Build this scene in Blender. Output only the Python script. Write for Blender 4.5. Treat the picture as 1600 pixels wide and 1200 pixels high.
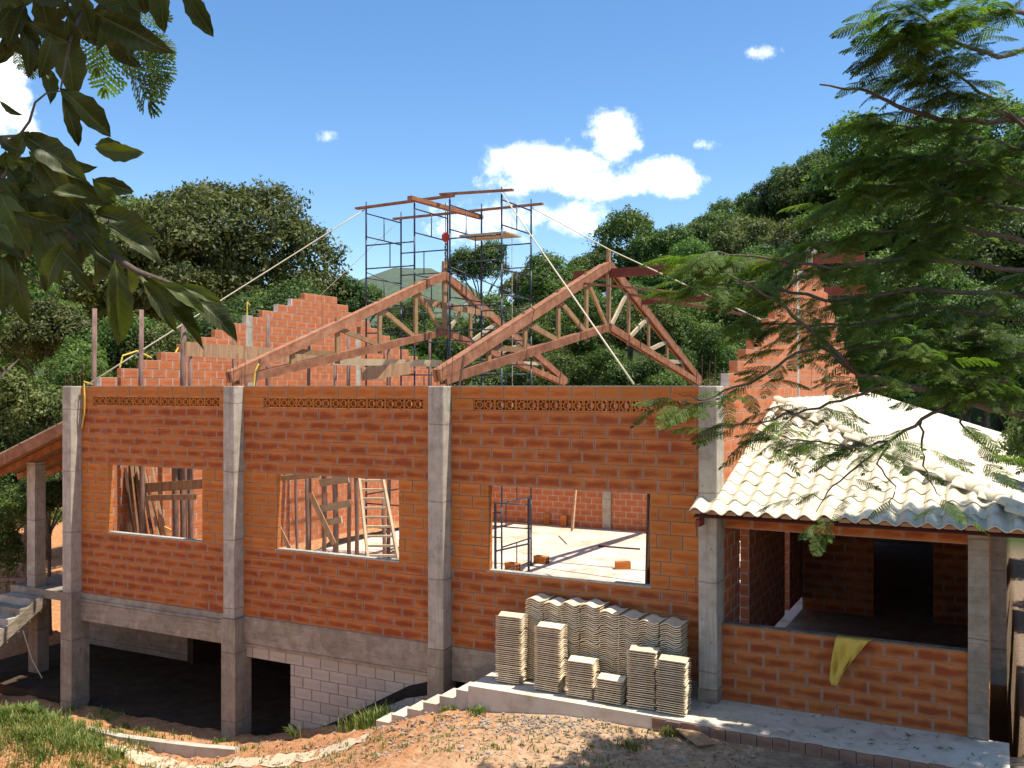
import bpy, bmesh, math, random
import numpy as np
from mathutils import Vector, Matrix, Euler, noise
random.seed(7); RNG = np.random.default_rng(7)
for o in list(bpy.data.objects): bpy.data.objects.remove(o)
S = bpy.context.scene; COL = S.collection
# ------------------------------------------------------------------ camera
# world axes: X runs along the building's front wall, Y goes into the building, Z up (0 = brick base line)
TH = math.atan2(1480, 2888); CT, ST = math.cos(TH), math.sin(TH)
CU, CV, EZ = 17.117, -13.589, 4.32
cam = bpy.data.objects.new('camera', bpy.data.cameras.new('camera')); COL.objects.link(cam); S.camera = cam
cam.location = (CU, CV, EZ); cam.rotation_euler = (math.pi/2, 0, TH)
cam.data.sensor_width = 36; cam.data.lens = 36*1480/1600; cam.data.shift_y = .0025
cam.data.clip_start = .05; cam.data.clip_end = 3000
# ------------------------------------------------------------------ sky and sun
SUN = Vector((.37, .08, 1)).normalized()
W = bpy.data.worlds.new('World'); S.world = W; W.use_nodes = True
SKY_STRENGTH = .138; EXPOSURE = .54
def build_world():
    nt = W.node_tree; N = nt.nodes; L = nt.links; N.clear()
    out = N.new('ShaderNodeOutputWorld'); bg = N.new('ShaderNodeBackground'); bg.inputs[1].default_value = SKY_STRENGTH
    sky = N.new('ShaderNodeTexSky'); sky.sky_type = 'NISHITA'; sky.sun_disc = False
    sky.sun_elevation = math.asin(SUN.z); sky.sun_rotation = math.atan2(SUN.x, SUN.y)
    sky.air_density = 1.0; sky.dust_density = .25; sky.ozone_density = 2.0; sky.altitude = 600
    tc = N.new('ShaderNodeTexCoord')
    def mth(op, a, b=None):
        n = N.new('ShaderNodeMath'); n.operation = op
        for i, x in enumerate((a, b)):
            if x is None: continue
            if isinstance(x, (int, float)): n.inputs[i].default_value = x
            else: L.new(x, n.inputs[i])
        return n.outputs[0]
    def dot(vec):
        n = N.new('ShaderNodeVectorMath'); n.operation = 'DOT_PRODUCT'; L.new(tc.outputs['Generated'], n.inputs[0]); n.inputs[1].default_value = vec
        return n.outputs['Value']
    fwd = mth('MAXIMUM', dot((-ST, CT, 0)), .05); A = mth('DIVIDE', dot((CT, ST, 0)), fwd); B = mth('DIVIDE', dot((0, 0, 1)), fwd)
    cmb = N.new('ShaderNodeCombineXYZ'); L.new(A, cmb.inputs[0]); L.new(B, cmb.inputs[1])
    nz = N.new('ShaderNodeTexNoise'); L.new(cmb.outputs[0], nz.inputs['Vector']); nz.inputs['Scale'].default_value = 19; nz.inputs['Detail'].default_value = 10; nz.inputs['Roughness'].default_value = .68
    nz2 = N.new('ShaderNodeTexNoise'); L.new(tc.outputs['Generated'], nz2.inputs['Vector']); nz2.inputs['Scale'].default_value = 2.2; nz2.inputs['Detail'].default_value = 8
    dens = None
    for (x, y, w, h, amp) in ((850,258,92,32,1), (955,213,40,38,.82), (1035,280,52,27,1), (945,290,120,22,.85), (840,278,80,28,.75), (870,338,110,30,.55), (755,350,80,34,.6),
                         (5,105,50,60,.8), (10,165,45,55,.8), (45,205,28,28,.6), (1188,82,30,15,.55), (1108,226,24,11,.42), (510,213,22,12,.34)):
        a0, b0 = (x-800)/1480, (604-y)/1480
        dx = mth('MULTIPLY', mth('SUBTRACT', A, a0), 1480/w); dy = mth('MULTIPLY', mth('SUBTRACT', B, b0), 1480/h)
        r2 = mth('ADD', mth('MULTIPLY', dx, dx), mth('MULTIPLY', dy, dy))
        g = mth('MULTIPLY', mth('POWER', 2.718, mth('MULTIPLY', r2, -.9)), amp)
        dens = g if dens is None else mth('MAXIMUM', dens, g)
    d1 = mth('ADD', dens, mth('MULTIPLY', mth('SUBTRACT', nz.outputs['Fac'], .5), 1.9))
    d1 = mth('MULTIPLY', d1, mth('MINIMUM', mth('MULTIPLY', dens, 6), 1))
    behind = mth('LESS_THAN', dot((-ST, CT, 0)), .45)
    d2 = mth('MULTIPLY', mth('SUBTRACT', nz2.outputs['Fac'], .56), mth('MULTIPLY', behind, 5))
    mr = N.new('ShaderNodeMapRange'); mr.interpolation_type = 'SMOOTHSTEP'; L.new(d1, mr.inputs[0]); mr.inputs[1].default_value = .2; mr.inputs[2].default_value = .78
    fac = mth('MINIMUM', mth('ADD', mr.outputs[0], mth('MAXIMUM', d2, 0)), 1)
    mix = N.new('ShaderNodeMix'); mix.data_type = 'RGBA'; L.new(fac, mix.inputs['Factor']); mix.inputs['B'].default_value = (9.5, 9.6, 9.8, 1)
    hs = N.new('ShaderNodeHueSaturation'); hs.inputs['Saturation'].default_value = 1.2; L.new(sky.outputs[0], hs.inputs['Color'])
    L.new(hs.outputs[0], mix.inputs['A']); L.new(mix.outputs['Result'], bg.inputs[0]); L.new(bg.outputs[0], out.inputs[0])
build_world()
W.cycles.sampling_method = 'MANUAL'; W.cycles.sample_map_resolution = 512
sl = bpy.data.lights.new('sun', 'SUN'); sl.energy = 5.0; sl.angle = math.radians(.53); sl.color = (1, .93, .83)
sun = bpy.data.objects.new('sun', sl); COL.objects.link(sun); sun.location = (20, 0, 40)
sun.rotation_euler = SUN.to_track_quat('Z', 'Y').to_euler()
S.view_settings.view_transform = 'Standard'; S.view_settings.look = 'None'; S.view_settings.exposure = EXPOSURE; S.view_settings.gamma = 1
S.view_settings.use_curve_mapping = False
S.render.engine = 'CYCLES'; S.render.resolution_x = 1024; S.render.resolution_y = 768
S.cycles.max_bounces = 5; S.cycles.diffuse_bounces = 2; S.cycles.glossy_bounces = 2; S.cycles.transmission_bounces = 3; S.cycles.transparent_max_bounces = 4

# ------------------------------------------------------------------ helpers
def at(x, y, t):                      # point seen at photo pixel x, y at t metres in front of the camera
    a, b = (x-800)/1480, (604-y)/1480
    return Vector((CU+t*(a*CT-ST), CV+t*(a*ST+CT), EZ+t*b))
def link(name, me, mat=None, parent=None, loc=(0,0,0), rot=(0,0,0), scale=(1,1,1)):
    o = bpy.data.objects.new(name, me); COL.objects.link(o)
    if mat is not None and me is not None and not me.materials: me.materials.append(mat)
    o.parent = parent; o.location = loc; o.rotation_euler = rot; o.scale = scale
    return o
def tag(o, label, cat, group=None, kind=None):
    o['label'] = label; o['category'] = cat
    if group: o['group'] = group
    if kind: o['kind'] = kind
    return o
def thing(name, label, cat, loc=(0,0,0), rz=0, group=None):
    return tag(link(name, None, loc=loc, rot=(0,0,rz)), label, cat, group)
class MB:
    def __init__(s): s.v = []; s.f = []
    def add(s, vs, fs):
        n = len(s.v); s.v += [tuple(p) for p in vs]; s.f += [tuple(i+n for i in f) for f in fs]; return s
    def box(s, x0, y0, z0, x1, y1, z1):
        return s.add([(x0,y0,z0),(x1,y0,z0),(x1,y1,z0),(x0,y1,z0),(x0,y0,z1),(x1,y0,z1),(x1,y1,z1),(x0,y1,z1)],
                     [(0,3,2,1),(4,5,6,7),(0,1,5,4),(1,2,6,5),(2,3,7,6),(3,0,4,7)])
    def bar(s, a, b, w, h, up=(0,0,1)):           # rectangular bar from a to b, w sideways, h along up
        a, b = Vector(a), Vector(b); d = (b-a).normalized(); up = Vector(up)
        if abs(d.dot(up)) > .98: up = Vector((0,1,0))
        sx = d.cross(up).normalized(); sz = sx.cross(d).normalized(); vs = []
        for p in (a, b):
            for i, j in ((-1,-1),(1,-1),(1,1),(-1,1)): vs.append(p+sx*i*w/2+sz*j*h/2)
        return s.add(vs, [(0,1,2,3),(7,6,5,4),(0,4,5,1),(1,5,6,2),(2,6,7,3),(3,7,4,0)])
    def tube(s, pts, rad, n=8):
        pts = [Vector(p) for p in pts]; rads = rad if isinstance(rad, (list, tuple)) else [rad]*len(pts); vs = []; fs = []
        for i, p in enumerate(pts):
            d = (pts[min(i+1, len(pts)-1)]-pts[max(i-1, 0)]).normalized()
            a = d.cross(Vector((0,0,1)) if abs(d.z) < .95 else Vector((0,1,0))).normalized(); b = d.cross(a)
            for k in range(n):
                t = 2*math.pi*k/n; vs.append(p+(a*math.cos(t)+b*math.sin(t))*rads[i])
        for i in range(len(pts)-1):
            for k in range(n): fs.append((i*n+k, i*n+(k+1)%n, (i+1)*n+(k+1)%n, (i+1)*n+k))
        fs.append(tuple(range(n))[::-1]); fs.append(tuple((len(pts)-1)*n+k for k in range(n)))
        return s.add(vs, fs)
    def mesh(s, name, smooth=False):
        me = bpy.data.meshes.new(name); me.from_pydata(s.v, [], s.f); me.update()
        bm = bmesh.new(); bm.from_mesh(me); bmesh.ops.recalc_face_normals(bm, faces=bm.faces); bm.to_mesh(me); bm.free()
        if smooth: me.polygons.foreach_set('use_smooth', [True]*len(me.polygons))
        return me
    def build(s, name, mat, parent=None, smooth=False, **k): return link(name, s.mesh(name, smooth), mat, parent, **k)
def polys_mesh(name, V, k):            # V: (n*k,3) vertices, consecutive k-gons
    n = len(V)//k; me = bpy.data.meshes.new(name)
    me.vertices.add(n*k); me.vertices.foreach_set('co', np.asarray(V, dtype=np.float32).ravel())
    me.loops.add(n*k); me.loops.foreach_set('vertex_index', np.arange(n*k, dtype=np.int32))
    me.polygons.add(n); me.polygons.foreach_set('loop_start', np.arange(0, n*k, k, dtype=np.int32))
    me.update(calc_edges=True); return me
def lerp_tab(tab, x):
    return float(np.interp(x, [a for a, _ in tab], [b for _, b in tab]))

# ------------------------------------------------------------------ materials
def newmat(name, rough=.9, spec=.2):
    m = bpy.data.materials.new(name); m.use_nodes = True; p = m.node_tree.nodes['Principled BSDF']
    p.inputs['Roughness'].default_value = rough; p.inputs['Specular IOR Level'].default_value = spec
    return m, m.node_tree.nodes, m.node_tree.links, p
def ramp(N, L, fac, stops):
    r = N.new('ShaderNodeValToRGB'); L.new(fac, r.inputs[0])
    while len(r.color_ramp.elements) < len(stops): r.color_ramp.elements.new(.5)
    for e, (p, c) in zip(r.color_ramp.elements, stops): e.position = p; e.color = (*c, 1)
    return r.outputs[0]
def tex(N, L, vec, scale, detail=5, rough=.6, stretch=None):
    n = N.new('ShaderNodeTexNoise'); n.inputs['Scale'].default_value = scale; n.inputs['Detail'].default_value = detail; n.inputs['Roughness'].default_value = rough
    if stretch:
        mp = N.new('ShaderNodeMapping'); mp.inputs['Scale'].default_value = stretch; L.new(vec, mp.inputs[0]); vec = mp.outputs[0]
    L.new(vec, n.inputs['Vector']); return n.outputs['Fac']
def mixc(N, L, fac, a, b, mode='MIX'):
    m = N.new('ShaderNodeMix'); m.data_type = 'RGBA'; m.blend_type = mode
    for s, x in (('Factor', fac), ('A', a), ('B', b)):
        if isinstance(x, (int, float)): m.inputs[s].default_value = x
        elif isinstance(x, tuple): m.inputs[s].default_value = (*x, 1)
        else: L.new(x, m.inputs[s])
    return m.outputs['Result']
def bump(N, L, p, h, dist, strength=1):
    b = N.new('ShaderNodeBump'); b.inputs['Distance'].default_value = dist; b.inputs['Strength'].default_value = strength
    L.new(h, b.inputs['Height']); L.new(b.outputs[0], p.inputs['Normal'])
def mathn(N, L, op, a, b=None, c=None):
    n = N.new('ShaderNodeMath'); n.operation = op
    for i, x in enumerate((a, b, c)):
        if x is None: continue
        if isinstance(x, (int, float)): n.inputs[i].default_value = x
        else: L.new(x, n.inputs[i])
    return n.outputs[0]
def simple(name, cols, scale=6, rough=.9, stretch=None, bd=.004, spec=.2, obj=True, detail=6):
    m, N, L, p = newmat(name, rough, spec); tc = N.new('ShaderNodeTexCoord'); vec = tc.outputs['Object']
    if not obj:
        g = N.new('ShaderNodeNewGeometry'); vec = g.outputs['Position']
    f = tex(N, L, vec, scale, detail, .65, stretch); n = len(cols)
    c = ramp(N, L, f, [(.28+.44*i/max(1, n-1), cc) for i, cc in enumerate(cols)])
    oi = N.new('ShaderNodeObjectInfo'); v = mathn(N, L, 'MULTIPLY_ADD', oi.outputs['Random'], .3, .85)
    hs = N.new('ShaderNodeHueSaturation'); L.new(c, hs.inputs['Color']); L.new(v, hs.inputs['Value'])
    L.new(hs.outputs[0], p.inputs['Base Color'])
    if bd: bump(N, L, p, f, bd)
    return m
def brickmat(name, orange, dark, amount, mort=(.36,.29,.23)):
    m, N, L, p = newmat(name, .85, .25); g = N.new('ShaderNodeNewGeometry'); uv = N.new('ShaderNodeUVMap'); uv.uv_map = 'UVMap'
    sep = N.new('ShaderNodeSeparateXYZ'); L.new(uv.outputs[0], sep.inputs[0]); oi = N.new('ShaderNodeObjectInfo')
    n1 = tex(N, L, g.outputs['Position'], 6, 5, .6, (.4,.4,1.5)); n2 = tex(N, L, g.outputs['Position'], 2.3, 3); n3 = tex(N, L, g.outputs['Position'], 38, 5, .7)
    ax = mathn(N, L, 'ABSOLUTE', mathn(N, L, 'SUBTRACT', sep.outputs[0], .5)); ay = mathn(N, L, 'ABSOLUTE', mathn(N, L, 'SUBTRACT', sep.outputs[1], .42))
    d = mathn(N, L, 'MAXIMUM', mathn(N, L, 'MULTIPLY', ax, .62), mathn(N, L, 'MULTIPLY', ay, 1.5))      # firing mark in the middle of each block
    k = mathn(N, L, 'ADD', mathn(N, L, 'MULTIPLY', mathn(N, L, 'SUBTRACT', n1, .5), 1.3), mathn(N, L, 'MULTIPLY', mathn(N, L, 'SUBTRACT', n2, .5), 1.1))
    k = mathn(N, L, 'ADD', k, mathn(N, L, 'MULTIPLY_ADD', oi.outputs['Random'], .32, amount-.16))
    mr = N.new('ShaderNodeMapRange'); mr.interpolation_type = 'SMOOTHSTEP'; L.new(mathn(N, L, 'SUBTRACT', k, d), mr.inputs[0]); mr.inputs[1].default_value = -.5; mr.inputs[2].default_value = .3
    c = mixc(N, L, mr.outputs[0], orange, dark)
    c = mixc(N, L, mathn(N, L, 'MULTIPLY', n3, .35), c, tuple(x*.72 for x in orange))
    hs = N.new('ShaderNodeHueSaturation'); L.new(c, hs.inputs['Color']); L.new(mathn(N, L, 'MULTIPLY_ADD', oi.outputs['Random'], .22, .88), hs.inputs['Value'])
    e = mathn(N, L, 'MAXIMUM', mathn(N, L, 'MULTIPLY', ax, 2), mathn(N, L, 'MULTIPLY', mathn(N, L, 'ABSOLUTE', mathn(N, L, 'SUBTRACT', sep.outputs[1], .5)), 1.92))
    e = mathn(N, L, 'ADD', e, mathn(N, L, 'MULTIPLY', mathn(N, L, 'SUBTRACT', n3, .5), .22)); e2 = N.new('ShaderNodeMapRange'); L.new(e, e2.inputs[0]); e2.inputs[1].default_value = .91; e2.inputs[2].default_value = .99
    n5 = tex(N, L, g.outputs['Position'], 3.1, 6, .72, (.7,.7,1.2)); sm_ = N.new('ShaderNodeMapRange'); L.new(n5, sm_.inputs[0]); sm_.inputs[1].default_value = .57; sm_.inputs[2].default_value = .78; sm_.inputs[4].default_value = .42
    cb = mixc(N, L, sm_.outputs[0], hs.outputs[0], mort)
    L.new(mixc(N, L, mathn(N, L, 'MULTIPLY', e2.outputs[0], .8), cb, mort), p.inputs['Base Color'])
    pass
    gr = N.new('ShaderNodeTexWave'); gr.wave_type = 'BANDS'; gr.bands_direction = 'Y'; gr.inputs['Scale'].default_value = 4; L.new(uv.outputs[0], gr.inputs['Vector'])
    bump(N, L, p, mathn(N, L, 'ADD', n3, mathn(N, L, 'MULTIPLY', gr.outputs['Fac'], .3)), .004)
    return m
M = {}
M['brick'] = brickmat('fired_clay_dark', (.56,.185,.048), (.25,.052,.018), .25, (.40,.30,.22))
M['brick_light'] = brickmat('fired_clay_light', (.57,.20,.045), (.42,.10,.022), .05, (.36,.25,.16))
M['brick_pink'] = brickmat('fired_clay_pink', (.58,.195,.075), (.46,.125,.045), .1, (.54,.44,.36))
M['mortar'] = simple('mortar', [(.20,.13,.085),(.33,.235,.165),(.42,.33,.25)], 9, .95, bd=.01, obj=False)
M['mortar_pale'] = simple('pale_mortar', [(.40,.34,.28),(.56,.49,.42),(.62,.56,.49)], 9, .95, bd=.01, obj=False)
M['cblock'] = brickmat('cement_block', (.50,.45,.365), (.42,.37,.29), .1, (.33,.29,.23))
def concretemat(name, a, b, c, streak=(9,9,.5)):
    m, N, L, p = newmat(name, .9, .2); g = N.new('ShaderNodeNewGeometry'); v = g.outputs['Position']
    f1 = tex(N, L, v, 1.6, 6, .65, streak); f2 = tex(N, L, v, 5, 7, .7); f3 = tex(N, L, v, 60, 3)
    col = ramp(N, L, f2, [(.25, a), (.5, b), (.75, c)])
    col = mixc(N, L, mathn(N, L, 'MULTIPLY', mathn(N, L, 'GREATER_THAN', f1, .56), .35), col, a)
    vo = N.new('ShaderNodeTexVoronoi'); vo.inputs['Scale'].default_value = 5.5; L.new(v, vo.inputs['Vector'])
    col = mixc(N, L, mathn(N, L, 'MULTIPLY', mathn(N, L, 'LESS_THAN', vo.outputs['Distance'], .09), .6), col, (.12,.11,.10))
    sp = N.new('ShaderNodeSeparateXYZ'); L.new(v, sp.inputs[0]); f4 = tex(N, L, v, 2.2, 4); f5 = tex(N, L, v, .55, 4)
    zz = mathn(N, L, 'FRACT', mathn(N, L, 'ADD', mathn(N, L, 'MULTIPLY', sp.outputs[2], .78), mathn(N, L, 'MULTIPLY_ADD', f4, .05, N.new('ShaderNodeObjectInfo').outputs['Random'])))
    col = mixc(N, L, mathn(N, L, 'MULTIPLY', mathn(N, L, 'LESS_THAN', zz, .018), .5), col, tuple(q*.45 for q in a))
    col = mixc(N, L, mathn(N, L, 'MULTIPLY', mathn(N, L, 'GREATER_THAN', f5, .55), .3), col, tuple(q*.8 for q in a))
    L.new(col, p.inputs['Base Color']); bump(N, L, p, mathn(N, L, 'ADD', mathn(N, L, 'ADD', f1, mathn(N, L, 'MULTIPLY', f2, .6)), mathn(N, L, 'MULTIPLY', f3, .2)), .012)
    return m
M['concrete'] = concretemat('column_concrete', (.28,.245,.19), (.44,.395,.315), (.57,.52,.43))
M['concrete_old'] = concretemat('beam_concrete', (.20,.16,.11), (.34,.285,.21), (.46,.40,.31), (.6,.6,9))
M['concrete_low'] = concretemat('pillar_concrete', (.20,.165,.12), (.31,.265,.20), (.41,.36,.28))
M['slab'] = simple('site_floor', [(.36,.25,.17),(.58,.47,.36),(.66,.58,.48)], 1.3, .95, bd=.01, obj=False, detail=9)
M['paving'] = simple('pavement_concrete', [(.34,.28,.20),(.53,.465,.36),(.63,.57,.46)], 2.2, .95, bd=.008, obj=False, detail=9)
M['tile'] = simple('cream_tile', [(.58,.45,.28),(.74,.60,.39),(.80,.69,.50)], 8, .8, bd=.002)
M['tile_roof'] = simple('cream_roof_tile', [(.40,.33,.21),(.64,.56,.40),(.70,.63,.47),(.76,.70,.55)], 5, .8, bd=.002)
M['truss'] = simple('red_timber', [(.20,.08,.04),(.32,.14,.073),(.42,.21,.12)], 5, .8, (1,1,1), .003)
M['purlin'] = simple('dark_red_timber', [(.16,.04,.025),(.25,.07,.045)], 4, .8)
M['web'] = simple('brown_timber', [(.26,.15,.07),(.40,.25,.13)], 6, .85)
M['pale'] = simple('pale_timber', [(.42,.32,.19),(.60,.50,.33)], 6, .85)
M['pole'] = simple('bark_pole', [(.10,.06,.045),(.22,.14,.11),(.30,.22,.17)], 12, .95, (1,1,.2), .006)
M['board'] = simple('weathered_board', [(.20,.11,.055),(.36,.22,.12),(.46,.31,.18)], 7, .9, (2,2,.25))
M['darkboard'] = simple('dark_board', [(.07,.045,.03),(.15,.09,.06)], 7, .9, (2,2,.25))
M['steel'] = simple('scaffold_steel', [(.020,.026,.045),(.045,.055,.085)], 20, .5, bd=0, spec=.5)
M['rust'] = simple('rusty_rebar', [(.09,.05,.035),(.16,.09,.06)], 30, .8, bd=0)
M['rope'] = simple('rope_fibre', [(.50,.42,.28),(.66,.58,.42)], 30, .9, bd=0)
M['yellow'] = simple('yellow_conduit', [(.66,.46,.06),(.75,.55,.10)], 9, .6, bd=0)
M['red'] = simple('red_paint', [(.42,.05,.03),(.55,.07,.04)], 9, .5, bd=0)
M['bitumen'] = simple('bitumen', [(.012,.011,.011),(.03,.028,.026)], 8, .7)
M['bark'] = simple('tree_bark', [(.10,.075,.055),(.20,.155,.12),(.28,.23,.18)], 8, .95, (1,1,.3), .02)
M['bark_near'] = simple('acacia_bark', [(.09,.06,.045),(.19,.14,.11)], 25, .95, (1,1,.4), .004)
def leafmat(name, cols, trans, tint, scale=.9, rough=.55, spec=.25):
    m, N, L, p = newmat(name, rough, spec); g = N.new('ShaderNodeNewGeometry'); oi = N.new('ShaderNodeObjectInfo')
    f = tex(N, L, g.outputs['Position'], scale, 3); f = mathn(N, L, 'ADD', f, mathn(N, L, 'MULTIPLY_ADD', g.outputs['Random Per Island'], .36, -.18))
    c = ramp(N, L, f, [(.3+.4*i/(len(cols)-1), q) for i, q in enumerate(cols)])
    hs = N.new('ShaderNodeHueSaturation'); L.new(c, hs.inputs['Color']); L.new(mathn(N, L, 'MULTIPLY_ADD', oi.outputs['Random'], .5, .75), hs.inputs['Value'])
    L.new(mathn(N, L, 'MULTIPLY_ADD', oi.outputs['Random'], .03, .485), hs.inputs['Hue'])
    L.new(hs.outputs[0], p.inputs['Base Color']); t = N.new('ShaderNodeBsdfTranslucent')
    L.new(mixc(N, L, 1.0, hs.outputs[0], tint, 'MULTIPLY'), t.inputs[0]); ad = N.new('ShaderNodeMixShader'); ad.inputs[0].default_value = trans
    L.new(p.outputs[0], ad.inputs[1]); L.new(t.outputs[0], ad.inputs[2]); L.new(ad.outputs[0], N['Material Output'].inputs[0])
    return m
M['leaf_a'] = leafmat('leaf_dark_green', [(.028,.055,.014),(.07,.115,.028),(.14,.19,.05)], .25, (1.6,1.9,.7))
M['leaf_b'] = leafmat('leaf_mid_green', [(.036,.07,.016),(.09,.15,.032),(.17,.225,.058)], .3, (1.6,1.9,.7))
M['leaf_c'] = leafmat('leaf_olive', [(.045,.06,.018),(.105,.13,.035),(.19,.205,.07)], .25, (1.5,1.8,.7))
M['leaf_frond'] = leafmat('leaf_feathery', [(.042,.075,.015),(.085,.135,.027),(.155,.21,.042)], .42, (1.6,2.0,.6), 1.5)
M['leaf_big'] = leafmat('leaf_broad', [(.028,.034,.009),(.048,.058,.014),(.085,.10,.02)], .22, (1.8,1.9,.45), 6, .5)
def add_veins(m):
    N, L = m.node_tree.nodes, m.node_tree.links; p = N['Principled BSDF']; src = p.inputs['Base Color'].links[0].from_socket
    tc = N.new('ShaderNodeTexCoord'); sp = N.new('ShaderNodeSeparateXYZ'); L.new(tc.outputs['Object'], sp.inputs[0]); ax = mathn(N, L, 'ABSOLUTE', sp.outputs[0])
    mid = mathn(N, L, 'LESS_THAN', ax, .009); fr_ = mathn(N, L, 'FRACT', mathn(N, L, 'MULTIPLY', mathn(N, L, 'SUBTRACT', sp.outputs[1], mathn(N, L, 'MULTIPLY', ax, .9)), 10))
    v = mathn(N, L, 'MAXIMUM', mid, mathn(N, L, 'MULTIPLY', mathn(N, L, 'LESS_THAN', fr_, .09), .6))
    out = mixc(N, L, mathn(N, L, 'MULTIPLY', v, .7), src, (.16,.17,.06)); brown = tex(N, L, tc.outputs['Object'], 5, 4)
    out = mixc(N, L, mathn(N, L, 'MULTIPLY', mathn(N, L, 'GREATER_THAN', brown, .62), .5), out, (.10,.06,.02)); L.new(out, p.inputs['Base Color'])
add_veins(M['leaf_big'])
M['grass'] = leafmat('grass_blade', [(.085,.13,.025),(.15,.20,.045),(.30,.29,.10)], .3, (1.5,1.7,.6), 3)
def groundmat():
    m, N, L, p = newmat('dirt_ground', .97, .1); g = N.new('ShaderNodeNewGeometry'); v = g.outputs['Position']
    sp = N.new('ShaderNodeSeparateXYZ'); L.new(v, sp.inputs[0]); n1 = tex(N, L, v, 1.1, 8, .65); n2 = tex(N, L, v, 9, 8, .7); n3 = tex(N, L, v, 45, 4, .7); n4 = tex(N, L, v, .9, 5)
    dirt = ramp(N, L, n2, [(.25,(.32,.12,.045)), (.5,(.54,.25,.105)), (.72,(.66,.40,.21))])
    tan = ramp(N, L, n2, [(.25,(.34,.17,.08)), (.5,(.57,.36,.20)), (.75,(.70,.55,.38))])
    x = mathn(N, L, 'ADD', sp.outputs[0], mathn(N, L, 'MULTIPLY', mathn(N, L, 'SUBTRACT', n1, .5), 5))
    a = N.new('ShaderNodeMapRange'); L.new(x, a.inputs[0]); a.inputs[1].default_value = 9.8; a.inputs[2].default_value = 11.6
    c = mixc(N, L, a.outputs[0], dirt, tan)
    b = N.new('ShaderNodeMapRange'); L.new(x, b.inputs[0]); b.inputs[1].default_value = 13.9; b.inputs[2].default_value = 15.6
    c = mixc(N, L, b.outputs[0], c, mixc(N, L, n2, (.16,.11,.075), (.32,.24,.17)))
    c = mixc(N, L, mathn(N, L, 'MULTIPLY', mathn(N, L, 'GREATER_THAN', n3, .6), .5), c, (.52,.46,.37))
    gy = N.new('ShaderNodeMapRange'); L.new(sp.outputs[1], gy.inputs[0]); gy.inputs[1].default_value = 15; gy.inputs[2].default_value = 19
    c = mixc(N, L, gy.outputs[0], c, mixc(N, L, n4, (.03,.05,.015), (.07,.09,.03)))
    L.new(c, p.inputs['Base Color']); bump(N, L, p, mathn(N, L, 'ADD', n2, mathn(N, L, 'MULTIPLY', n3, .5)), .05)
    return m
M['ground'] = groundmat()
M['sand'] = simple('pale_sand', [(.50,.37,.23),(.64,.52,.36)], 12, .97, bd=.01, obj=False)
M['stone'] = simple('grey_stone', [(.26,.19,.14),(.50,.42,.33)], 9, .95)
M['far'] = simple('far_hillside', [(.045,.07,.045),(.075,.10,.062),(.11,.13,.085)], .35, .95, bd=0, obj=False)
M['cloth'] = simple('yellow_cloth', [(.62,.42,.06),(.74,.54,.12)], 6, .9)
M['blue'] = simple('blue_plastic', [(.08,.14,.25),(.14,.22,.36)], 6, .6)

# ------------------------------------------------------------------ terrain
ZB = [(-60,-3),(-6,-2.7),(0,-2.4),(2,-2.3),(4.2,-2.28),(5.6,-2.0),(7,-1.62),(8.5,-1.14),(9.3,-.88),(10,-.60),(11.5,-.41),(14,-.37),(17,-.37),(19,-.36),(40,-.1)]
HILL = [(-1.2,.10),(-.6,.05),(-.25,.02),(0,.05),(.1,.085),(.2,.115),(.3,.165),(.42,.205),(.6,.25),(1.2,.30)]
def ground_z(u, v, fine=True):
    z = lerp_tab(ZB, u)
    if v < -3.7: z += min(-3.7-v, 8.5)*(.37 if u > 8 else .37+.10*min(1, (8-u)/8))
    z -= max(0, min(1, (9.5-u)/3))*max(0, min(1, (-1.0-v)/.8))*.12
    if v > 0 and -30 < u < 17.4:
        zo = min(z+.2*v, max(z, -.75))
        if u > -5.2:
            k = max(0, min(1, (v-8.5)/3)); zi = -2.62*(1-k)-.75*k; z = zo+(zi-zo)*max(0, min(1, (u+5.2)/.5))*min(1, v/.3)
        else: z = zo
    dx, dy = u-CU, v-CV; t = -dx*ST+dy*CT; x = dx*CT+dy*ST
    if t > 20:
        a = max(-1.2, min(1.2, x/t)); top = EZ+lerp_tab(HILL, a)*78; k = max(0, min(1, (t-37)/41)); k = k*k*(3-2*k); z = z+(top-z)*k
    hump = math.exp(-((u-.9)/1.7)**2-((v+2.3)/.75)**2)*.78; z += hump
    if fine and v < .5:
        w = 1 if v < -1.15 or u < 9.6 else .2
        z += w*(noise.fractal(Vector((u*.9, v*.9, 0)), 1, 2, 4)*.085+noise.fractal(Vector((u*4.5, v*4.5, 3)), 1, 2, 4)*.045)
        ridge = math.exp(-((v+1.25-.12*math.sin(u*2))/.25)**2)*max(0, min(1, (u-5.2)/.6))*max(0, min(1, (10.2-u)/1)); z += ridge*(.13+.07*noise.noise(Vector((u*5, v*5, 9))))
    return z
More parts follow.
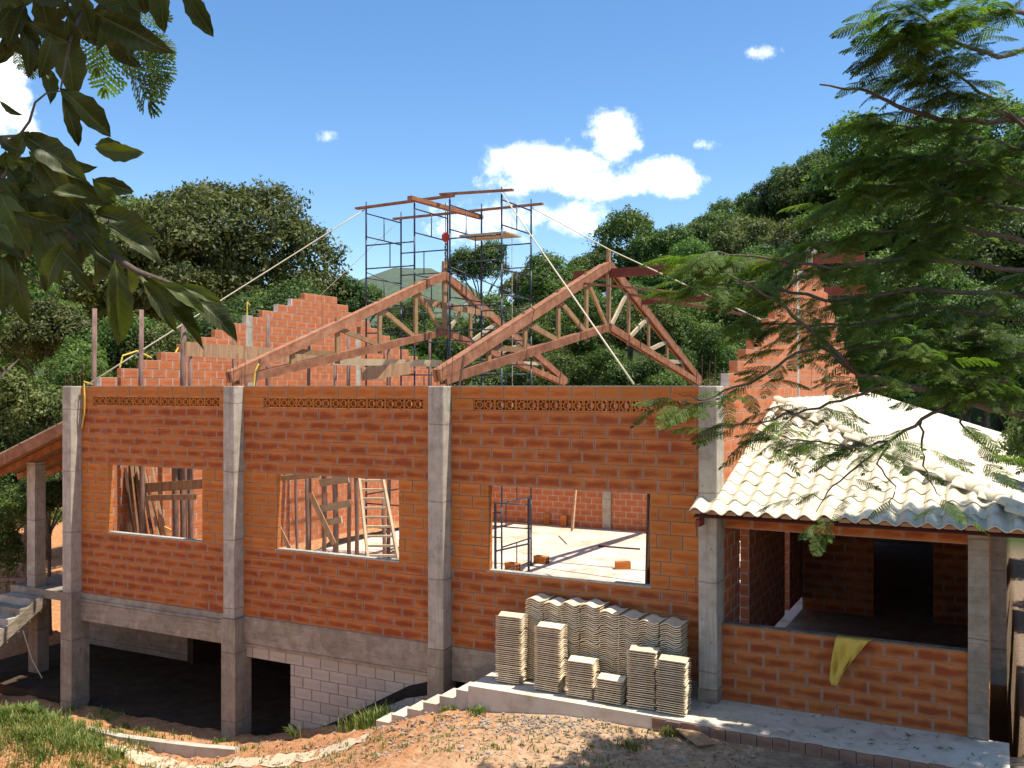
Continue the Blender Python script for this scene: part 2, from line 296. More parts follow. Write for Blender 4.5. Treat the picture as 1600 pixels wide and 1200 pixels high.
def build_ground():
    us = list(np.linspace(-150,-8,16))+list(np.arange(-7,-2,.5))+list(np.arange(-2,18.4,.1))+list(np.arange(19,30,1.))+list(np.linspace(31,170,14))
    vs = list(np.linspace(-60,-8,10))+list(np.arange(-7,-4,.4))+list(np.arange(-4,.3,.075))+list(np.arange(.5,20,1.))+list(np.arange(21,80,2.5))+list(np.linspace(82,190,8))
    V = [(u, v, ground_z(u, v)) for v in vs for u in us]; n = len(us)
    F = [(j*n+i, j*n+i+1, (j+1)*n+i+1, (j+1)*n+i) for j in range(len(vs)-1) for i in range(n-1)]
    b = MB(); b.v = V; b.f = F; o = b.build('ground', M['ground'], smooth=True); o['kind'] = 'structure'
    hb = MB(); pts = []
    for j in range(12):
        for i in range(50):
            a = -.9+i*1.9/49; t = 260+j*25; h = .112*math.exp(-((a+.10)/.13)**2)+.085*math.exp(-((a+.45)/.25)**2)+.10*math.exp(-((a-.5)/.3)**2)
            p = at(800+a*1480, 604, t); k = math.sin(min(1, j/7)*math.pi/2); pts.append((p.x, p.y, -6+(h*t+10)*k+noise.noise(Vector((p.x*.02, p.y*.02, 0)))*4*k))
    hb.v = pts; hb.f = [(j*50+i, j*50+i+1, (j+1)*50+i+1, (j+1)*50+i) for j in range(11) for i in range(49)]
    h = hb.build('hill', M['far'], smooth=True); h['kind'] = 'structure'
build_ground()

# ------------------------------------------------------------------ brickwork
def unit_brick(name, mat):
    b = MB().box(0,0,0,1,1,1); me = bpy.data.meshes.new(name); me.from_pydata(b.v, [], b.f)
    uv = me.uv_layers.new(name='UVMap'); quads = {0:((0,0),(0,1),(1,1),(1,0))}
    for pl in me.polygons:
        n = pl.normal
        for li in pl.loop_indices:
            c = me.vertices[me.loops[li].vertex_index].co
            uv.data[li].uv = (c.x, c.z) if abs(n.y) > .5 else ((c.y*.36, c.z) if abs(n.x) > .5 else (c.x, c.y*.7))
    me.materials.append(mat); return me
M['brick_dusty'] = brickmat('dusty_brick', (.30,.19,.13), (.22,.11,.075), .2, (.3,.25,.2))
UB = {k: unit_brick('brick_'+k, M[k]) for k in ('brick', 'brick_light', 'brick_pink', 'cblock', 'brick_dusty')}
def brick_wall(parent, name, loc, rz, rows, th=.14, single=None, bl=.40, joint=.014, jit=.0035, label=None, piece='brick', core=None, seed=0):
    """rows: (z0, h, [(a,b)..], material key, bond offset). The wall is the mortar; every block is a child standing proud of it."""
    rnd = random.Random(seed); c = MB(); stuff = {}
    for (z0, h, iv, mk, off) in rows:
        for a, b in iv: c.box(a+.006, .008, z0-.002, b-.006, th-.008, z0+h-.0035)
    w = c.build(name, core or M['mortar'], parent, loc=loc, rot=(0,0,rz))
    if label: w['label'] = label
    for (z0, h, iv, mk, off) in rows:
        for a, b in iv:
            k0 = math.floor((a-off)/bl); p = a
            while p < b-.02:
                q = min(b, off+(k0+1)*bl); k0 += 1
                if b-q < .09: q = b
                if q-p < .05: p = q; continue
                x0 = p+(joint/2 if p > a else 0); x1 = q-(joint/2 if q < b else 0); dy = rnd.uniform(-jit, jit)
                if single is None or single(p, q, z0):
                    link(piece, UB[mk], parent=w, loc=(x0, dy, z0+joint/2), rot=(0, rnd.uniform(-.004,.004), 0), scale=(x1-x0, th-2*0+dy*0, h-joint))
                else: stuff.setdefault(mk, []).append((x0, dy, z0+joint/2, x1, th+dy, z0+h-joint/2))
                p = q
    for mk, bs in stuff.items():
        b = MB()
        for q in bs: b.box(*q)
        me = b.mesh(piece+'s'); uv = me.uv_layers.new(name='UVMap')
        for pl in me.polygons:
            n = pl.normal; cs = [me.vertices[me.loops[li].vertex_index].co for li in pl.loop_indices]
            i, j = (0,2) if abs(n.y) > .5 else ((1,2) if abs(n.x) > .5 else (0,1))
            mi, Mi, mj, Mj = min(c[i] for c in cs), max(c[i] for c in cs), min(c[j] for c in cs), max(c[j] for c in cs)
            for li, cc in zip(pl.loop_indices, cs): uv.data[li].uv = ((cc[i]-mi)/(Mi-mi+1e-9), (cc[j]-mj)/(Mj-mj+1e-9))
        o = link(piece+'work', me, M[mk], w); o['kind'] = 'stuff'
    return w
def cut(iv, holes, z0, z1):
    for (ha, hb, hz0, hz1) in holes:
        if z0 < hz1-.01 and z1 > hz0+.01:
            n = []
            for a, b in iv:
                if hb <= a or ha >= b: n.append((a, b)); continue
                if ha-a > .03: n.append((a, ha))
                if b-hb > .03: n.append((hb, b))
            iv = n
    return iv
HS = [.186]*7+[.203]*7+[.2]*8; SILL, LINT, TOP = 1.302, 2.723, 4.323
COLS = [(-.29,-.02), (4.19,4.46), (8.71,9.01), (13.29,13.56)]
bld = thing('unfinished_building', 'unfinished orange brick building with concrete columns and no roof', 'building')
def vent_mesh():
    b = MB(); w, h, t = .386, .186, .12; f = .014
    b.box(0,0,0,w,t,f); b.box(0,0,h-f,w,t,h); b.box(0,0,f,f,t,h-f); b.box(w-f,0,f,w,t,h-f)
    for cx in (.105, .281):
        n = 14
        for r0, r1, y0, y1 in ((.052,.066,.0,t),):
            vs = []; fs = []
            for i in range(n):
                a = 2*math.pi*i/n
                for r, y in ((r0,y0),(r1,y0),(r1,y1),(r0,y1)): vs.append((cx+r*math.cos(a), y, h/2+r*math.sin(a)))
            for i in range(n):
                j = (i+1) % n
                for k in range(4): fs.append((i*4+k, i*4+(k+1)%4, j*4+(k+1)%4, j*4+k))
            b.add(vs, fs)
        for i in range(8):
            a = 2*math.pi*(i+.5)/8; r = .066; R = .098 if i in (0,3,4,7) else .09
            p = Vector((cx+r*math.cos(a), .05, h/2+r*math.sin(a))); q = Vector((max(f, min(w-f, cx+R*math.cos(a))), .05, max(f, min(h-f, h/2+R*1.0*math.sin(a)))))
            b.bar(p, q, .09, .010, up=(0,1,0)) if False else b.bar(p, q, .010, .09, up=(0,1,0))
    b.box(w/2-.006,.01,f,w/2+.006,.1,h-f); b.box(.17,.01,h/2-.006,.216,.1,h/2+.006)
    return b.mesh('vent_block')
VENT = vent_mesh(); VENT.materials.append(M['brick_light'])
uvl = VENT.uv_layers.new(name='UVMap')
for d_ in uvl.data: d_.uv = (.5, .9)
bays = [((-.02,4.19), (.77,3.41), .33, 9, 'brick wall bay with the small window showing stacked boards'), ((4.46,8.71), (5.25,7.97), 4.94, 9, 'middle brick wall bay whose window shows a ladder'), ((9.01,13.29), (9.72,12.48), 9.44, 9, 'brick wall bay with the wide window above the tile stacks')]
for bi, ((a, b), (wa, wb), va, nv, lab) in enumerate(bays):
    rows = []; z = 0; rnd = random.Random(50+bi)
    for r, h in enumerate(HS):
        holes = [(wa, wb, SILL, LINT)]
        if r == 20: holes.append((va-.006, va+nv*.392+.006, z, z+h))
        iv = cut([(a, b)], holes, z, z+h); mk = 'brick_light' if 7 <= r < 14 or r == 20 else ('brick' if r != 21 else 'brick_light')
        rows.append((z, h, iv, mk, a+(.2 if r % 2 else 0)+rnd.uniform(-.04,.04))); z += h
    w = brick_wall(bld, 'front_wall', (0,0,0), 0, rows, label=lab, seed=bi, jit=.005)
    for i in range(nv): link('vent_block', VENT, parent=w, loc=(va+i*.392+.003, .006, HS and sum(HS[:20])+.006))
    MB().box(wa-.02, -.012, SILL-.004, wb+.02, .15, SILL+.022).build('window_sill', M['concrete'], w)
    MB().box(wa-.12, .004, LINT-.012, wb+.12, .136, LINT+.004).build('lintel_bed', M['mortar'], w)
    MB().box(a+.01, -.006, TOP-.006, b-.01, .146, TOP+.012).build('mortar_cap', M['concrete'], w)
rr = random.Random(3)
def worn(o, w=.016):
    m = o.modifiers.new('edge', 'BEVEL'); m.width = w; m.segments = 2; m.limit_method = 'ANGLE'; return o
for i, (a, b) in enumerate(COLS):
    zl = (-2.9,-2.6,-1.4,-.6)[i]
    c = worn(MB().box(a, -.25, -.02, b, .145, TOP+.006).build('column', M['concrete'], bld))
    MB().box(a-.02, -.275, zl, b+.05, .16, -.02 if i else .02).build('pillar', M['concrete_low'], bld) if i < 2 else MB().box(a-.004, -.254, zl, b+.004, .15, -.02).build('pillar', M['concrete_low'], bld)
    for k in range(6):
        x, y = a+.04+(k % 3)*(b-a-.08)/2, -.2+(k//3)*.28
        MB().tube([(x, y, TOP-.05), (x+rr.uniform(-.02,.02), y+rr.uniform(-.02,.02), TOP+rr.uniform(.2,.5))], .006, 5).build('rebar', M['rust'], c)
for (a, b, lg) in ((-.02,4.19,1), (4.46,8.71,0), (9.01,13.29,0)):
    y0 = -.06 if lg else -.02
    bm_ = MB().box(a+.012, y0, -.575, b-.055, .22, -.125 if lg else -.004)
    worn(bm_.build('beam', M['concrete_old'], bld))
    if lg: MB().box(a+.012, -.02, -.125, b-.055, .16, -.004).build('beam_ledge', M['concrete_old'], bld)
rows = []; z = -2.575
for r in range(10):
    iv = cut([(4.46,8.71)], [(4.47,5.57,-2.9,-.79)], z, z+.2); rows.append((z, .2, iv, 'cblock', 4.46+(.2 if r % 2 else 0))); z += .2
bw = brick_wall(bld, 'basement_wall', (0,.03,0), 0, rows, piece='cement_block', label='pale cement block wall under the concrete beam', seed=9)
st = [(8.70,-.62),(8.70,-.86),(8.1,-1.02),(7.4,-1.36),(6.9,-1.66),(6.2,-1.98),(6.2,-1.86),(6.9,-1.5),(7.5,-1.16),(8.15,-.80)]
b = MB(); b.add([(x,.022,z) for x,z in st]+[(x,.034,z) for x,z in st], [tuple(range(10)), tuple(range(19,9,-1))]+[(i,(i+1)%10,10+(i+1)%10,10+i) for i in range(10)])
b.build('waterproof_strip', M['bitumen'], bld)['label'] = 'black bitumen strip on the block wall'
M['basement_shade'] = simple('earth_shade_tone', [(.045,.03,.02),(.085,.06,.04)], 3, 1.0, bd=.02, obj=False, spec=.02)  # near-black brown: the basement's shade put into the colour
MB().box(-4.6,.12,-2.9,13.3,10,-2.36).build('basement_shade_floor', M['basement_shade'], bld); MB().box(-.1,8.4,-2.4,13.3,8.6,-.56).build('shade_wall', M['basement_shade'], bld)  # shade-coloured floor and back wall, added to keep the basement dark
MB().box(-.3,3.2,-2.9,-.12,9,-1.0).build('shade_wall', M['basement_shade'], bld)  # added wall closing off side light from the basement
MB().box(-.25,.22,-.56,13.5,15.4,-.35).build('floor_slab', M['slab'], bld)
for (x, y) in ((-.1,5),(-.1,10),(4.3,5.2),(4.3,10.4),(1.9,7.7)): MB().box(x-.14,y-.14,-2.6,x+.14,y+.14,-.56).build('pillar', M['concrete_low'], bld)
# gable end walls: wall local x runs along world Y
def gable_rows(n_steps, apex_v, L, mk, holes=(), base=22, z_first=0, end_cut=0):
    rows = []; z = z_first
    for r in range(base):
        h = HS[r]; rows.append((z, h, cut([(.15, L)], holes, z, z+h), mk, .2*(r % 2))); z += h
    for k in range(n_steps):
        a = .45+k*(apex_v-.6)/n_steps; b = L-.3-k*(L-.3-apex_v-.2)/n_steps; rows.append((z, .2, cut([(a, b)], holes, z, z+.2), mk, .2*(k % 2)+.07)); z += .2
    return rows
def vis_left(p, q, z): return (z > 4.3) or (1.0 < p < 9.5 and z < 2.9)
gl = brick_wall(bld, 'gable_wall', (0,0,0), math.pi/2, [(z, h, iv, mk, o) for z, h, iv, mk, o in gable_rows(13, 7.9, 15.4, 'brick_pink', [(4.88,5.14,4.3,6.3),(9.55,9.8,4.3,6.0),(2.55,2.95,2.1,2.33),(4.1,4.5,2.1,2.33)])], single=vis_left, label='left stepped gable wall of pinkish orange blocks', seed=21, core=M['mortar_pale'], joint=.017)
MB().box(-.135,4.885,4.3,-.005,5.135,6.15).build('tie_column', M['concrete'], bld); MB().box(-.135,9.555,4.3,-.005,9.795,5.9).build('tie_column', M['concrete'], bld)
def vis_right(p, q, z): return (z > 3.2) or (p < 2.2 and z > 0) or (3.4 < p < 7 and z < 2.4)
gr = brick_wall(bld, 'gable_wall', (13.55,0,0), math.pi/2, gable_rows(13, 7.9, 15.4, 'brick_pink', [(1.15,1.75,.1,2.1),(4.65,5.1,-.1,2.1),(5.9,6.15,4.3,6.3),(9.3,9.7,4.3,6.3)]), single=vis_right, label='right stepped gable wall of pinkish orange blocks behind the feathery tree', seed=22, core=M['mortar_pale'], joint=.017)
MB().box(13.415,5.905,4.3,13.545,6.145,6.6).build('tie_column', M['concrete'], bld); MB().box(13.415,7.6,6.0,13.545,8.3,7.35).build('tie_column', M['concrete'], bld)
rows = []; z = -.35
for r in range(23):
    rows.append((z, .2, [(.05,5.6),(5.9,13.4)], 'brick_pink', .2*(r % 2))); z += .2
bk = brick_wall(bld, 'back_wall', (0,15.42,0), 0, rows, single=lambda p, q, z: z < 1.3 and .5 < p < 8.5, label='sunlit rear wall seen through the wide window', seed=23, core=M['mortar_pale'], joint=.017)
MB().box(5.606,15.36,-.35,5.894,15.58,4.2).build('column', M['concrete'], bld)

# ------------------------------------------------------------------ roof trusses
def truss(name, u, label):
    t = thing(name, label, 'roof truss', (u, 0, 0), 0, 'timber roof trusses'); hv = 7.73
    zu = lambda v: 4.50+2.72*(1-abs(v-hv)/hv); zl = lambda v: 4.42+1.33*(1-abs(v-hv)/hv)
    for s in (0, 1):
        f = (lambda v: v) if s == 0 else (lambda v: 2*hv-v)
        for du, dz, w, h in ((-.045,0,.055,.195), (.045,.01,.055,.195)): MB().bar((du, f(-.1), zu(0)-.02+dz), (du, f(hv-.02), zu(hv)+dz), w, h).build('top_chord', M['truss'], t)
        MB().bar((0, f(-.12), zu(0)+.09), (0, f(hv-.4), zu(hv-.4)+.125), .15, .03).build('top_batten', M['truss'], t)
        for du in (-.05, .05): MB().bar((du, f(.1), zl(.1)), (du, f(hv-.03), zl(hv)), .05, .17).build('bottom_chord', M['truss'], t)
        vs = [3.2, 4.8, 6.35]
        for v in vs: MB().bar((0, f(v), zl(v)-.15), (0, f(v), zu(v)+.2), .05, .13, up=(0,1,0)).build('web_post', M['web'], t)
        MB().bar((0, f(1.7), zl(1.7)), (0, f(1.7), zu(1.7)), .05, .13, up=(0,1,0)).build('web_post', M['web'], t)
        for a, b in ((1.8,3.1), (3.3,4.7), (4.9,6.25), (6.45,7.55)):
            p, q = (0, f(a), zu(a)-.08), (0, f(b), zl(b)+.08)
            MB().bar(p, q, .05, .11).build('web_diagonal', M['pale'] if s else M['web'], t)
        for v in (.55,): MB().bar((.085, f(v)-.06, zl(v)-.18), (.085, f(v)+.1, zu(v)+.16), .02, .05, up=(0,1,0)).build('iron_strap', M['rust'], t)
    MB().bar((0, hv, zl(hv)-.12), (0, hv, zu(hv)+.38), .06, .17, up=(0,1,0)).build('king_post', M['web'], t)
    return t
truss('roof_truss', 4.2, 'red timber roof truss hoisted between the scaffold towers')
truss('roof_truss', 8.8, 'red timber roof truss standing free right of the scaffold')
def beam(name, a, b, w, h, mat, label, cat='beam', group=None, up=(0,0,1)):
    a, b = Vector(a), Vector(b); return tag(MB().bar((0,0,0), b-a, w, h, up).build(name, mat, loc=a), label, cat, group)
beam('purlin', (7.9,7.73,7.03), (14.6,7.73,7.1), .07, .22, M['purlin'], 'long dark red ridge beam from truss apex to the right gable')
beam('purlin', (8.9,9.9,6.55), (14.4,9.9,6.6), .07, .2, M['purlin'], 'lower dark red purlin behind the ridge beam')
beam('batten', at(880,440,21.6), at(1080,458,19.5), .05, .05, M['truss'], 'thin pale red batten crossing in front of the free truss')
beam('batten', at(985,460,24), at(1165,492,22), .06, .07, M['truss'], 'thin batten under the lower purlin near the right gable')
# ------------------------------------------------------------------ scaffold
def scaffold(label, u0, u1, v0=7.0, v1=8.65):
    t = thing('scaffold_tower', label, 'scaffold', (u0, v0, -.35), 0, 'scaffold towers'); du, dv, n, ph = u1-u0, v1-v0, 11, 9.4/11
    R = .024
    def frame(a, b, z):
        a, b = Vector(a), Vector(b); m = MB(); d = b-a
        for p in (a, b): m.tube([p+Vector((0,0,z)), p+Vector((0,0,z+ph-.004))], R, 7)
        for zz in (.1, ph*.84): m.tube([a+Vector((0,0,z+zz)), b+Vector((0,0,z+zz))], .019, 6)
        for k in (.5,): m.tube([a+d*k+Vector((0,0,z+.1)), a+d*k+Vector((0,0,z+ph*.84))], .016, 6)
        m.build('scaffold_frame', M['steel'], t, smooth=True)
    for k in range(n):
        z = k*ph
        if k % 2: frame((0,0,0), (du,0,0), z); frame((0,dv,0), (du,dv,0), z)
        else: frame((0,0,0), (0,dv,0), z); frame((du,0,0), (du,dv,0), z)
    for x, y in ((0,0),(du,0),(0,dv),(du,dv)):
        MB().tube([(x,y,n*ph-.01),(x,y,n*ph+.17)], .015, 6).build('spigot', M['steel'], t); MB().box(x-.07,y-.07,.0,x+.07,y+.07,.012).build('base_plate', M['steel'], t)
    MB().tube([(0,0,n*ph-1.7),(du,dv,n*ph-2.5)], .014, 6).build('brace', M['steel'], t)
    return t
scaffold('left blue steel scaffold tower beside the hoisted truss', 2.22, 3.74)
scaffold('right blue steel scaffold tower carrying a plank deck', 4.8, 6.28)
ZT = 9.05
beam('hoist_beam', (1.95,6.93,ZT), (4.95,6.93,ZT+.07), .14, .05, M['truss'], 'front left red plank lying across the tops of both scaffold towers')
beam('hoist_beam', (4.55,6.95,ZT+.14), (6.62,6.95,ZT+.06), .12, .05, M['truss'], 'front right red plank lapped over the other on the scaffold top')
beam('hoist_beam', (1.95,8.68,ZT), (6.6,8.68,ZT+.02), .12, .05, M['truss'], 'rear red plank lying along the back of the scaffold tops')
beam('hoist_beam', at(640,309,23.2), at(752,340,25.6), .15, .10, M['truss'], 'thick red beam laid crosswise over the scaffold planks holding the hoist')
beam('deck_plank', (4.85,7.8,8.18), (6.2,7.8,8.18), .85, .04, M['pale'], 'pale plank deck near the top of the right scaffold tower', 'plank')
hk = thing('chain_hoist', 'red chain hoist hanging from the scaffold beam over the truss apex', 'hoist', (4.22,7.75,7.4))
MB().tube([(0,0,.85),(0,0,1.75)], .012, 6).build('chain', M['steel'], hk); b = MB(); b.tube([(0,0,.72),(0,0,.78),(0,0,.90),(0,0,.97)], [.05,.10,.10,.04], 10); b.build('hoist_body', M['red'], hk, smooth=True)
for i in range(9): MB().tube([(0,0,.70-i*.08),(.012*(-1)**i,0,.63-i*.08)], .026, 6).build('chain_link', M['rust'], hk)
def rope(label, pts, r=.014, mat='rope', name='rope', cat='rope', sag=0, group=None):
    P = []
    for a, b in zip(pts[:-1], pts[1:]):
        a, b = Vector(a), Vector(b)
        for i in range(8): f = i/8; p = a.lerp(b, f); p.z -= sag*4*f*(1-f); P.append(p)
    P.append(Vector(pts[-1])); o = P[0]
    return tag(MB().tube([p-o for p in P], r, 6).build(name, M[mat], smooth=True, loc=o), label, cat, group)
rope('tan guy rope from the scaffold top down to the left front corner', [(2.2,6.95,9.0), (.1,.05,4.36)], .016)
rope('white guy rope from the scaffold top to the front wall in front of truss', [(6.28,6.95,9.1), (12.2,.06,4.36)], .016)
rope('guy rope running from scaffold top over the free truss apex to the right', [(6.28,8.65,9.0), (8.8,7.75,7.62), (13.3,4.6,5.5)], .014)
rope('thin rope from the scaffold back post to the left gable peak', [(2.2,8.65,9.0), (-.05,7.9,6.9)], .008)
rope('pair of thin hoist cords hanging inside the right tower', [(6.1,7.9,9.0), (6.12,7.9,3.0)], .010)
# ------------------------------------------------------------------ poles, planks and clutter inside
def pole(x, ytop, u, label, r=.055, lean=0, zb=-.35, v=None):
    a = (x-800)/1480
    dxu = a*CT-ST; t = (u-CU)/dxu; p = at(x, ytop, t); h = p.z-zb
    pts = [(0,0,0), (lean*.3+.012, .01, h*.4), (lean*.7-.01, -.01, h*.75), (lean, 0, h)]
    return tag(MB().tube(pts, [r*1.08, r, r*.93, r*.85], 8).build('timber_pole', M['pole'], smooth=True, loc=(u, p.y, zb)), label, 'pole', 'round timber props inside the building')
for x, y, u, lab, r in ((148,482,.12,'round timber prop nearest the left front corner',.055), (221,484,.55,'round timber prop second from the left corner',.055), (287,500,.6,'thick round timber prop left of the long plank',.07), (298,540,.45,'short round prop just right of the thick one',.05),
                        (366,512,.55,'round prop beside the left tie column',.05), (419,490,.6,'round prop against the middle of the left gable',.06), (483,513,.6,'round prop under the gable peak',.05), (524,560,.8,'short prop right of the gable peak',.05), (672,525,2.9,'prop standing below the truss near the scaffold',.05),
                        (545,520,2.0,'prop behind the left half of the hoisted truss',.05), (607,540,2.6,'prop between truss and scaffold tower',.05)):
    pole(x, y, u, lab, r)
beam('plank', at(289,545,19.8), at(515,560,23.3), .05, .3, M['board'], 'long tan formwork plank tied across the props before the left gable', 'plank')
beam('plank', at(520,565,23.2), at(690,568,24.5), .05, .17, M['pale'], 'grey plank crossing behind the lower chord of the hoisted truss', 'plank')
beam('plank', at(565,585,22.2), at(640,575,23.2), .05, .3, M['board'], 'short wide board below the hoisted truss', 'plank')
beam('plank', at(655,470,24.3), at(770,492,26.3), .06, .16, M['board'], 'grey plank nailed across the upper part of the hoisted truss', 'plank')
# window of the first bay: boards leaning in the corner
for i in range(9):
    xb, xt = 178+i*9.5, 176+i*7; t = 20.6+.12*(i % 3); p0 = at(xb+i*1.2, 862-(i % 2)*6, t); p1 = at(xt, 705+(i % 4)*9, t+.35)
    beam('leaning_board', p0, p1, .04, .16+.03*(i % 2), M['board'] if i % 3 else M['darkboard'], 'brown board in the bundle leaning inside the first window', 'board', 'boards leaning inside the first window', up=(.6,-.8,0))
for x, lab in ((274,'dark prop at the right side of the first window'), (285,'light barked prop in the right side of the first window'), (297,'prop closest to the right jamb of the first window')):
    pole(x, 640, 1.1, lab, .06)
beam('plank', at(228,762,20.8), at(318,756,20.2), .04, .2, M['board'], 'upper cross plank behind the first window', 'plank')
beam('plank', at(230,778,20.6), at(308,776,20.0), .05, .12, M['board'], 'lower cross plank behind the first window', 'plank')
rope('yellow conduit curling up behind the first window', [at(252,845,20.9), at(255,822,20.9), at(268,828,20.9)], .014, 'yellow', 'conduit', 'conduit')
# second window: ladder, posts, planks
ld = thing('ladder', 'wooden ladder leaning inside the middle window', 'ladder', at(594,872,18.6))
l0, l1 = at(575,874,18.4), at(560,735,19.4); r0, r1 = at(622,874,18.4), at(596,735,19.4); o0 = Vector(ld.location)
for a, b in ((l0, l1), (r0, r1)): MB().bar(a-o0, b-o0, .05, .09).build('ladder_rail', M['pale'], ld)
for i in range(9): f = .04+i*.105; MB().bar(l0.lerp(l1, f)-o0, r0.lerp(r1, f)-o0, .07, .04).build('rung', M['pale'], ld)
for x, y, u, lab, r in ((463,700,4.6,'thin square post near the left jamb of the middle window',.03), (506,700,2.6,'prop in the middle window left of the cross planks',.05), (524,700,2.4,'thick prop holding the cross planks in the middle window',.07), (557,700,3.2,'dark prop just left of the ladder',.05), (600,770,4.0,'short post behind the ladder',.05), (480,720,1.8,'prop close to the left wall behind the middle window',.05)):
    pole(x, y, u, lab, r)
for (a, b, h, lab) in (((500,755),(545,748),.2,'highest cross plank in the middle window'), ((494,796),(548,786),.2,'middle cross plank in the middle window'), ((502,818),(534,812),.18,'lowest short cross plank in the middle window')):
    beam('plank', at(*a,19.5), at(*b,19.3), .04, h*.75, M['pale'], lab, 'plank')
beam('plank', at(430,748,18.6), at(500,742,18.4), .05, .1, M['pale'], 'short batten under the lintel of the middle window', 'plank')
beam('brace', at(484,770,19.2), at(522,850,19.2), .06, .1, M['board'], 'slanted brace crossing the middle window', 'brace')
beam('brace', at(432,815,18.3), at(455,862,18.3), .05, .07, M['board'], 'short slanted stick at the left jamb of the middle window', 'brace')
for i in range(14):
    p = at(470+random.random()*140, 838+random.random()*30, 19.6+random.random()*2); p.z = -.33; a = random.random()*6
    beam('scrap_board', p, p+Vector((math.cos(a)*.7, math.sin(a)*.7, .02)), .12, .025, random.choice([M['board'], M['pale'], M['darkboard']]), 'scrap board lying on the floor behind the middle window', 'board', 'scrap boards on the floor')
# third window
sf = thing('access_frame', 'single steel scaffold frame standing inside the wide window', 'scaffold frame', at(800,880,17.0))
q0, q1 = at(774,888,16.8), at(826,874,17.6); q0.z = q1.z = -.35; o0 = Vector(sf.location)
for p in (q0, q1): MB().tube([p-o0, p-o0+Vector((0,0,2.6))], .024, 7).build('post', M['steel'], sf)
for z in (.25,1.0,1.75): MB().tube([q0-o0+Vector((0,0,z)), q1-o0+Vector((0,0,z))], .018, 6).build('rail', M['steel'], sf)
MB().tube([q0.lerp(q1,.5)-o0+Vector((0,0,.25)), q0.lerp(q1,.5)-o0+Vector((0,0,1.0))], .016, 6).build('post', M['steel'], sf)
def loose_brick(px, py, rz, label, stand=False, z=-.35):
    a, b = (px-800)/1480, (604-py)/1480; t = (z-EZ)/b; p = at(px, py, t)
    o = thing('loose_block', label, 'brick', (p.x, p.y, z), rz)
    s = (.39,.19,.19) if not stand else (.19,.19,.39)
    link('clay_body', UB['brick_light'], parent=o, loc=(-s[0]/2,-s[1]/2,.001), scale=s)
    for dx, dz in ((-.045,.055),(.045,.055),(-.045,.135),(.045,.135)):
        if not stand: MB().box(s[0]/2-.01, dx-.034, dz-.03, s[0]/2+.002, dx+.034, dz+.03).build('core_hole_shade', M['bitumen'], o)  # solid black boxes painting the shade inside the cores
loose_brick(801, 891, -.3, 'loose hollow clay block on the floor nearest the wide window'); loose_brick(846, 880, -.2, 'loose hollow clay block just behind and right of the other')
loose_brick(855, 820, .3, 'clay block standing on end by the rear wall', True); loose_brick(881, 823, .2, 'clay block standing on end beside the rear column', True); loose_brick(973, 889, .5, 'small far block lying near the right side of the floor')
beam('leaning_board', at(894,828,28), at(899,768,29.5), .04, .14, M['board'], 'board leaning on the rear wall by the column', 'board', up=(.6,-.8,0))
pn = at(1007,926,14.9); beam('plywood_sheet', (12.30,.35,-.34), (12.42,.22,2.72), .28, .03, M['darkboard'], 'dark panel leaning against the right jamb of the wide window', 'panel', up=(1,0,0))
for (a, b, lab) in (((935,853),(1000,858),'thin batten lying on the sunny floor'), ((880,800),(940,808),'batten lying by the rear wall')):
    A_, B_ = at(*a, 4.65*1480/(a[1]-604)), at(*b, 4.65*1480/(b[1]-604)); beam('batten', A_, B_, .08, .04, M['darkboard'], lab, 'batten')
# yellow conduits along the wall tops
for lab, pts in (('yellow conduit hanging down the front beside the left column', [(.12,.2,4.36),(.10,-.03,4.42),(.16,-.06,4.1),(.14,-.05,3.75),(.06,-.05,3.45)]), ('yellow conduit arch on the lower steps of the left gable', [(-.07,1.02,4.72),(-.07,1.1,5.0),(-.07,1.5,5.12),(-.07,1.9,4.98)]), ('small yellow conduit loop above the long plank', [(-.07,2.6,5.1),(-.07,2.75,5.3),(-.07,2.95,5.2)]),
                 ('yellow conduit at the foot of the hoisted truss', [(4.62,.1,4.3),(4.66,.1,4.6),(4.7,.15,4.75)]), ('yellow conduit tip on the left tie column', [(-.07,5.0,6.1),(-.07,5.0,6.5),(-.07,5.1,6.42)]), ('yellow conduit tip on the right gable', [(13.48,5.8,6.5),(13.48,6.0,6.75),(13.48,6.3,6.7)])):
    rope(lab, pts, .018, 'yellow', 'conduit', 'conduit', group='yellow conduits')

# ------------------------------------------------------------------ tiles
def tile_mesh(name, w=.25, l=.40, amp=.036, th=.013, n=12):
    prof = []
    for i in range(n+1):
        x = i/n*w*1.14; s = .5+.5*math.cos(2*math.pi*(x/w-.35)); prof.append((x-.02, amp*2*s))
    b = MB(); vs = []
    for y in (0, l):
        for (x, z) in prof: vs.append((x, y, z))
        for (x, z) in reversed(prof): vs.append((x, y, z-th))
    m = 2*(n+1); fs = [(i, (i+1) % m, m+(i+1) % m, m+i) for i in range(m)]
    for o in (0, m):
        for i in range(n): q = (o+i, o+i+1, o+m-2-i, o+m-1-i); fs.append(q)
    b.add(vs, fs); me = b.mesh(name)
    me.polygons.foreach_set('use_smooth', [True]*len(me.polygons)); me.set_sharp_from_angle(angle=math.radians(50)) if hasattr(me, 'set_sharp_from_angle') else None
    return me
TILE = tile_mesh('roof_tile'); TILE.materials.append(M['tile_roof'])
STK = tile_mesh('stacked_tile', .272, .40, .019, .014, 16); STK.materials.append(M['tile'])
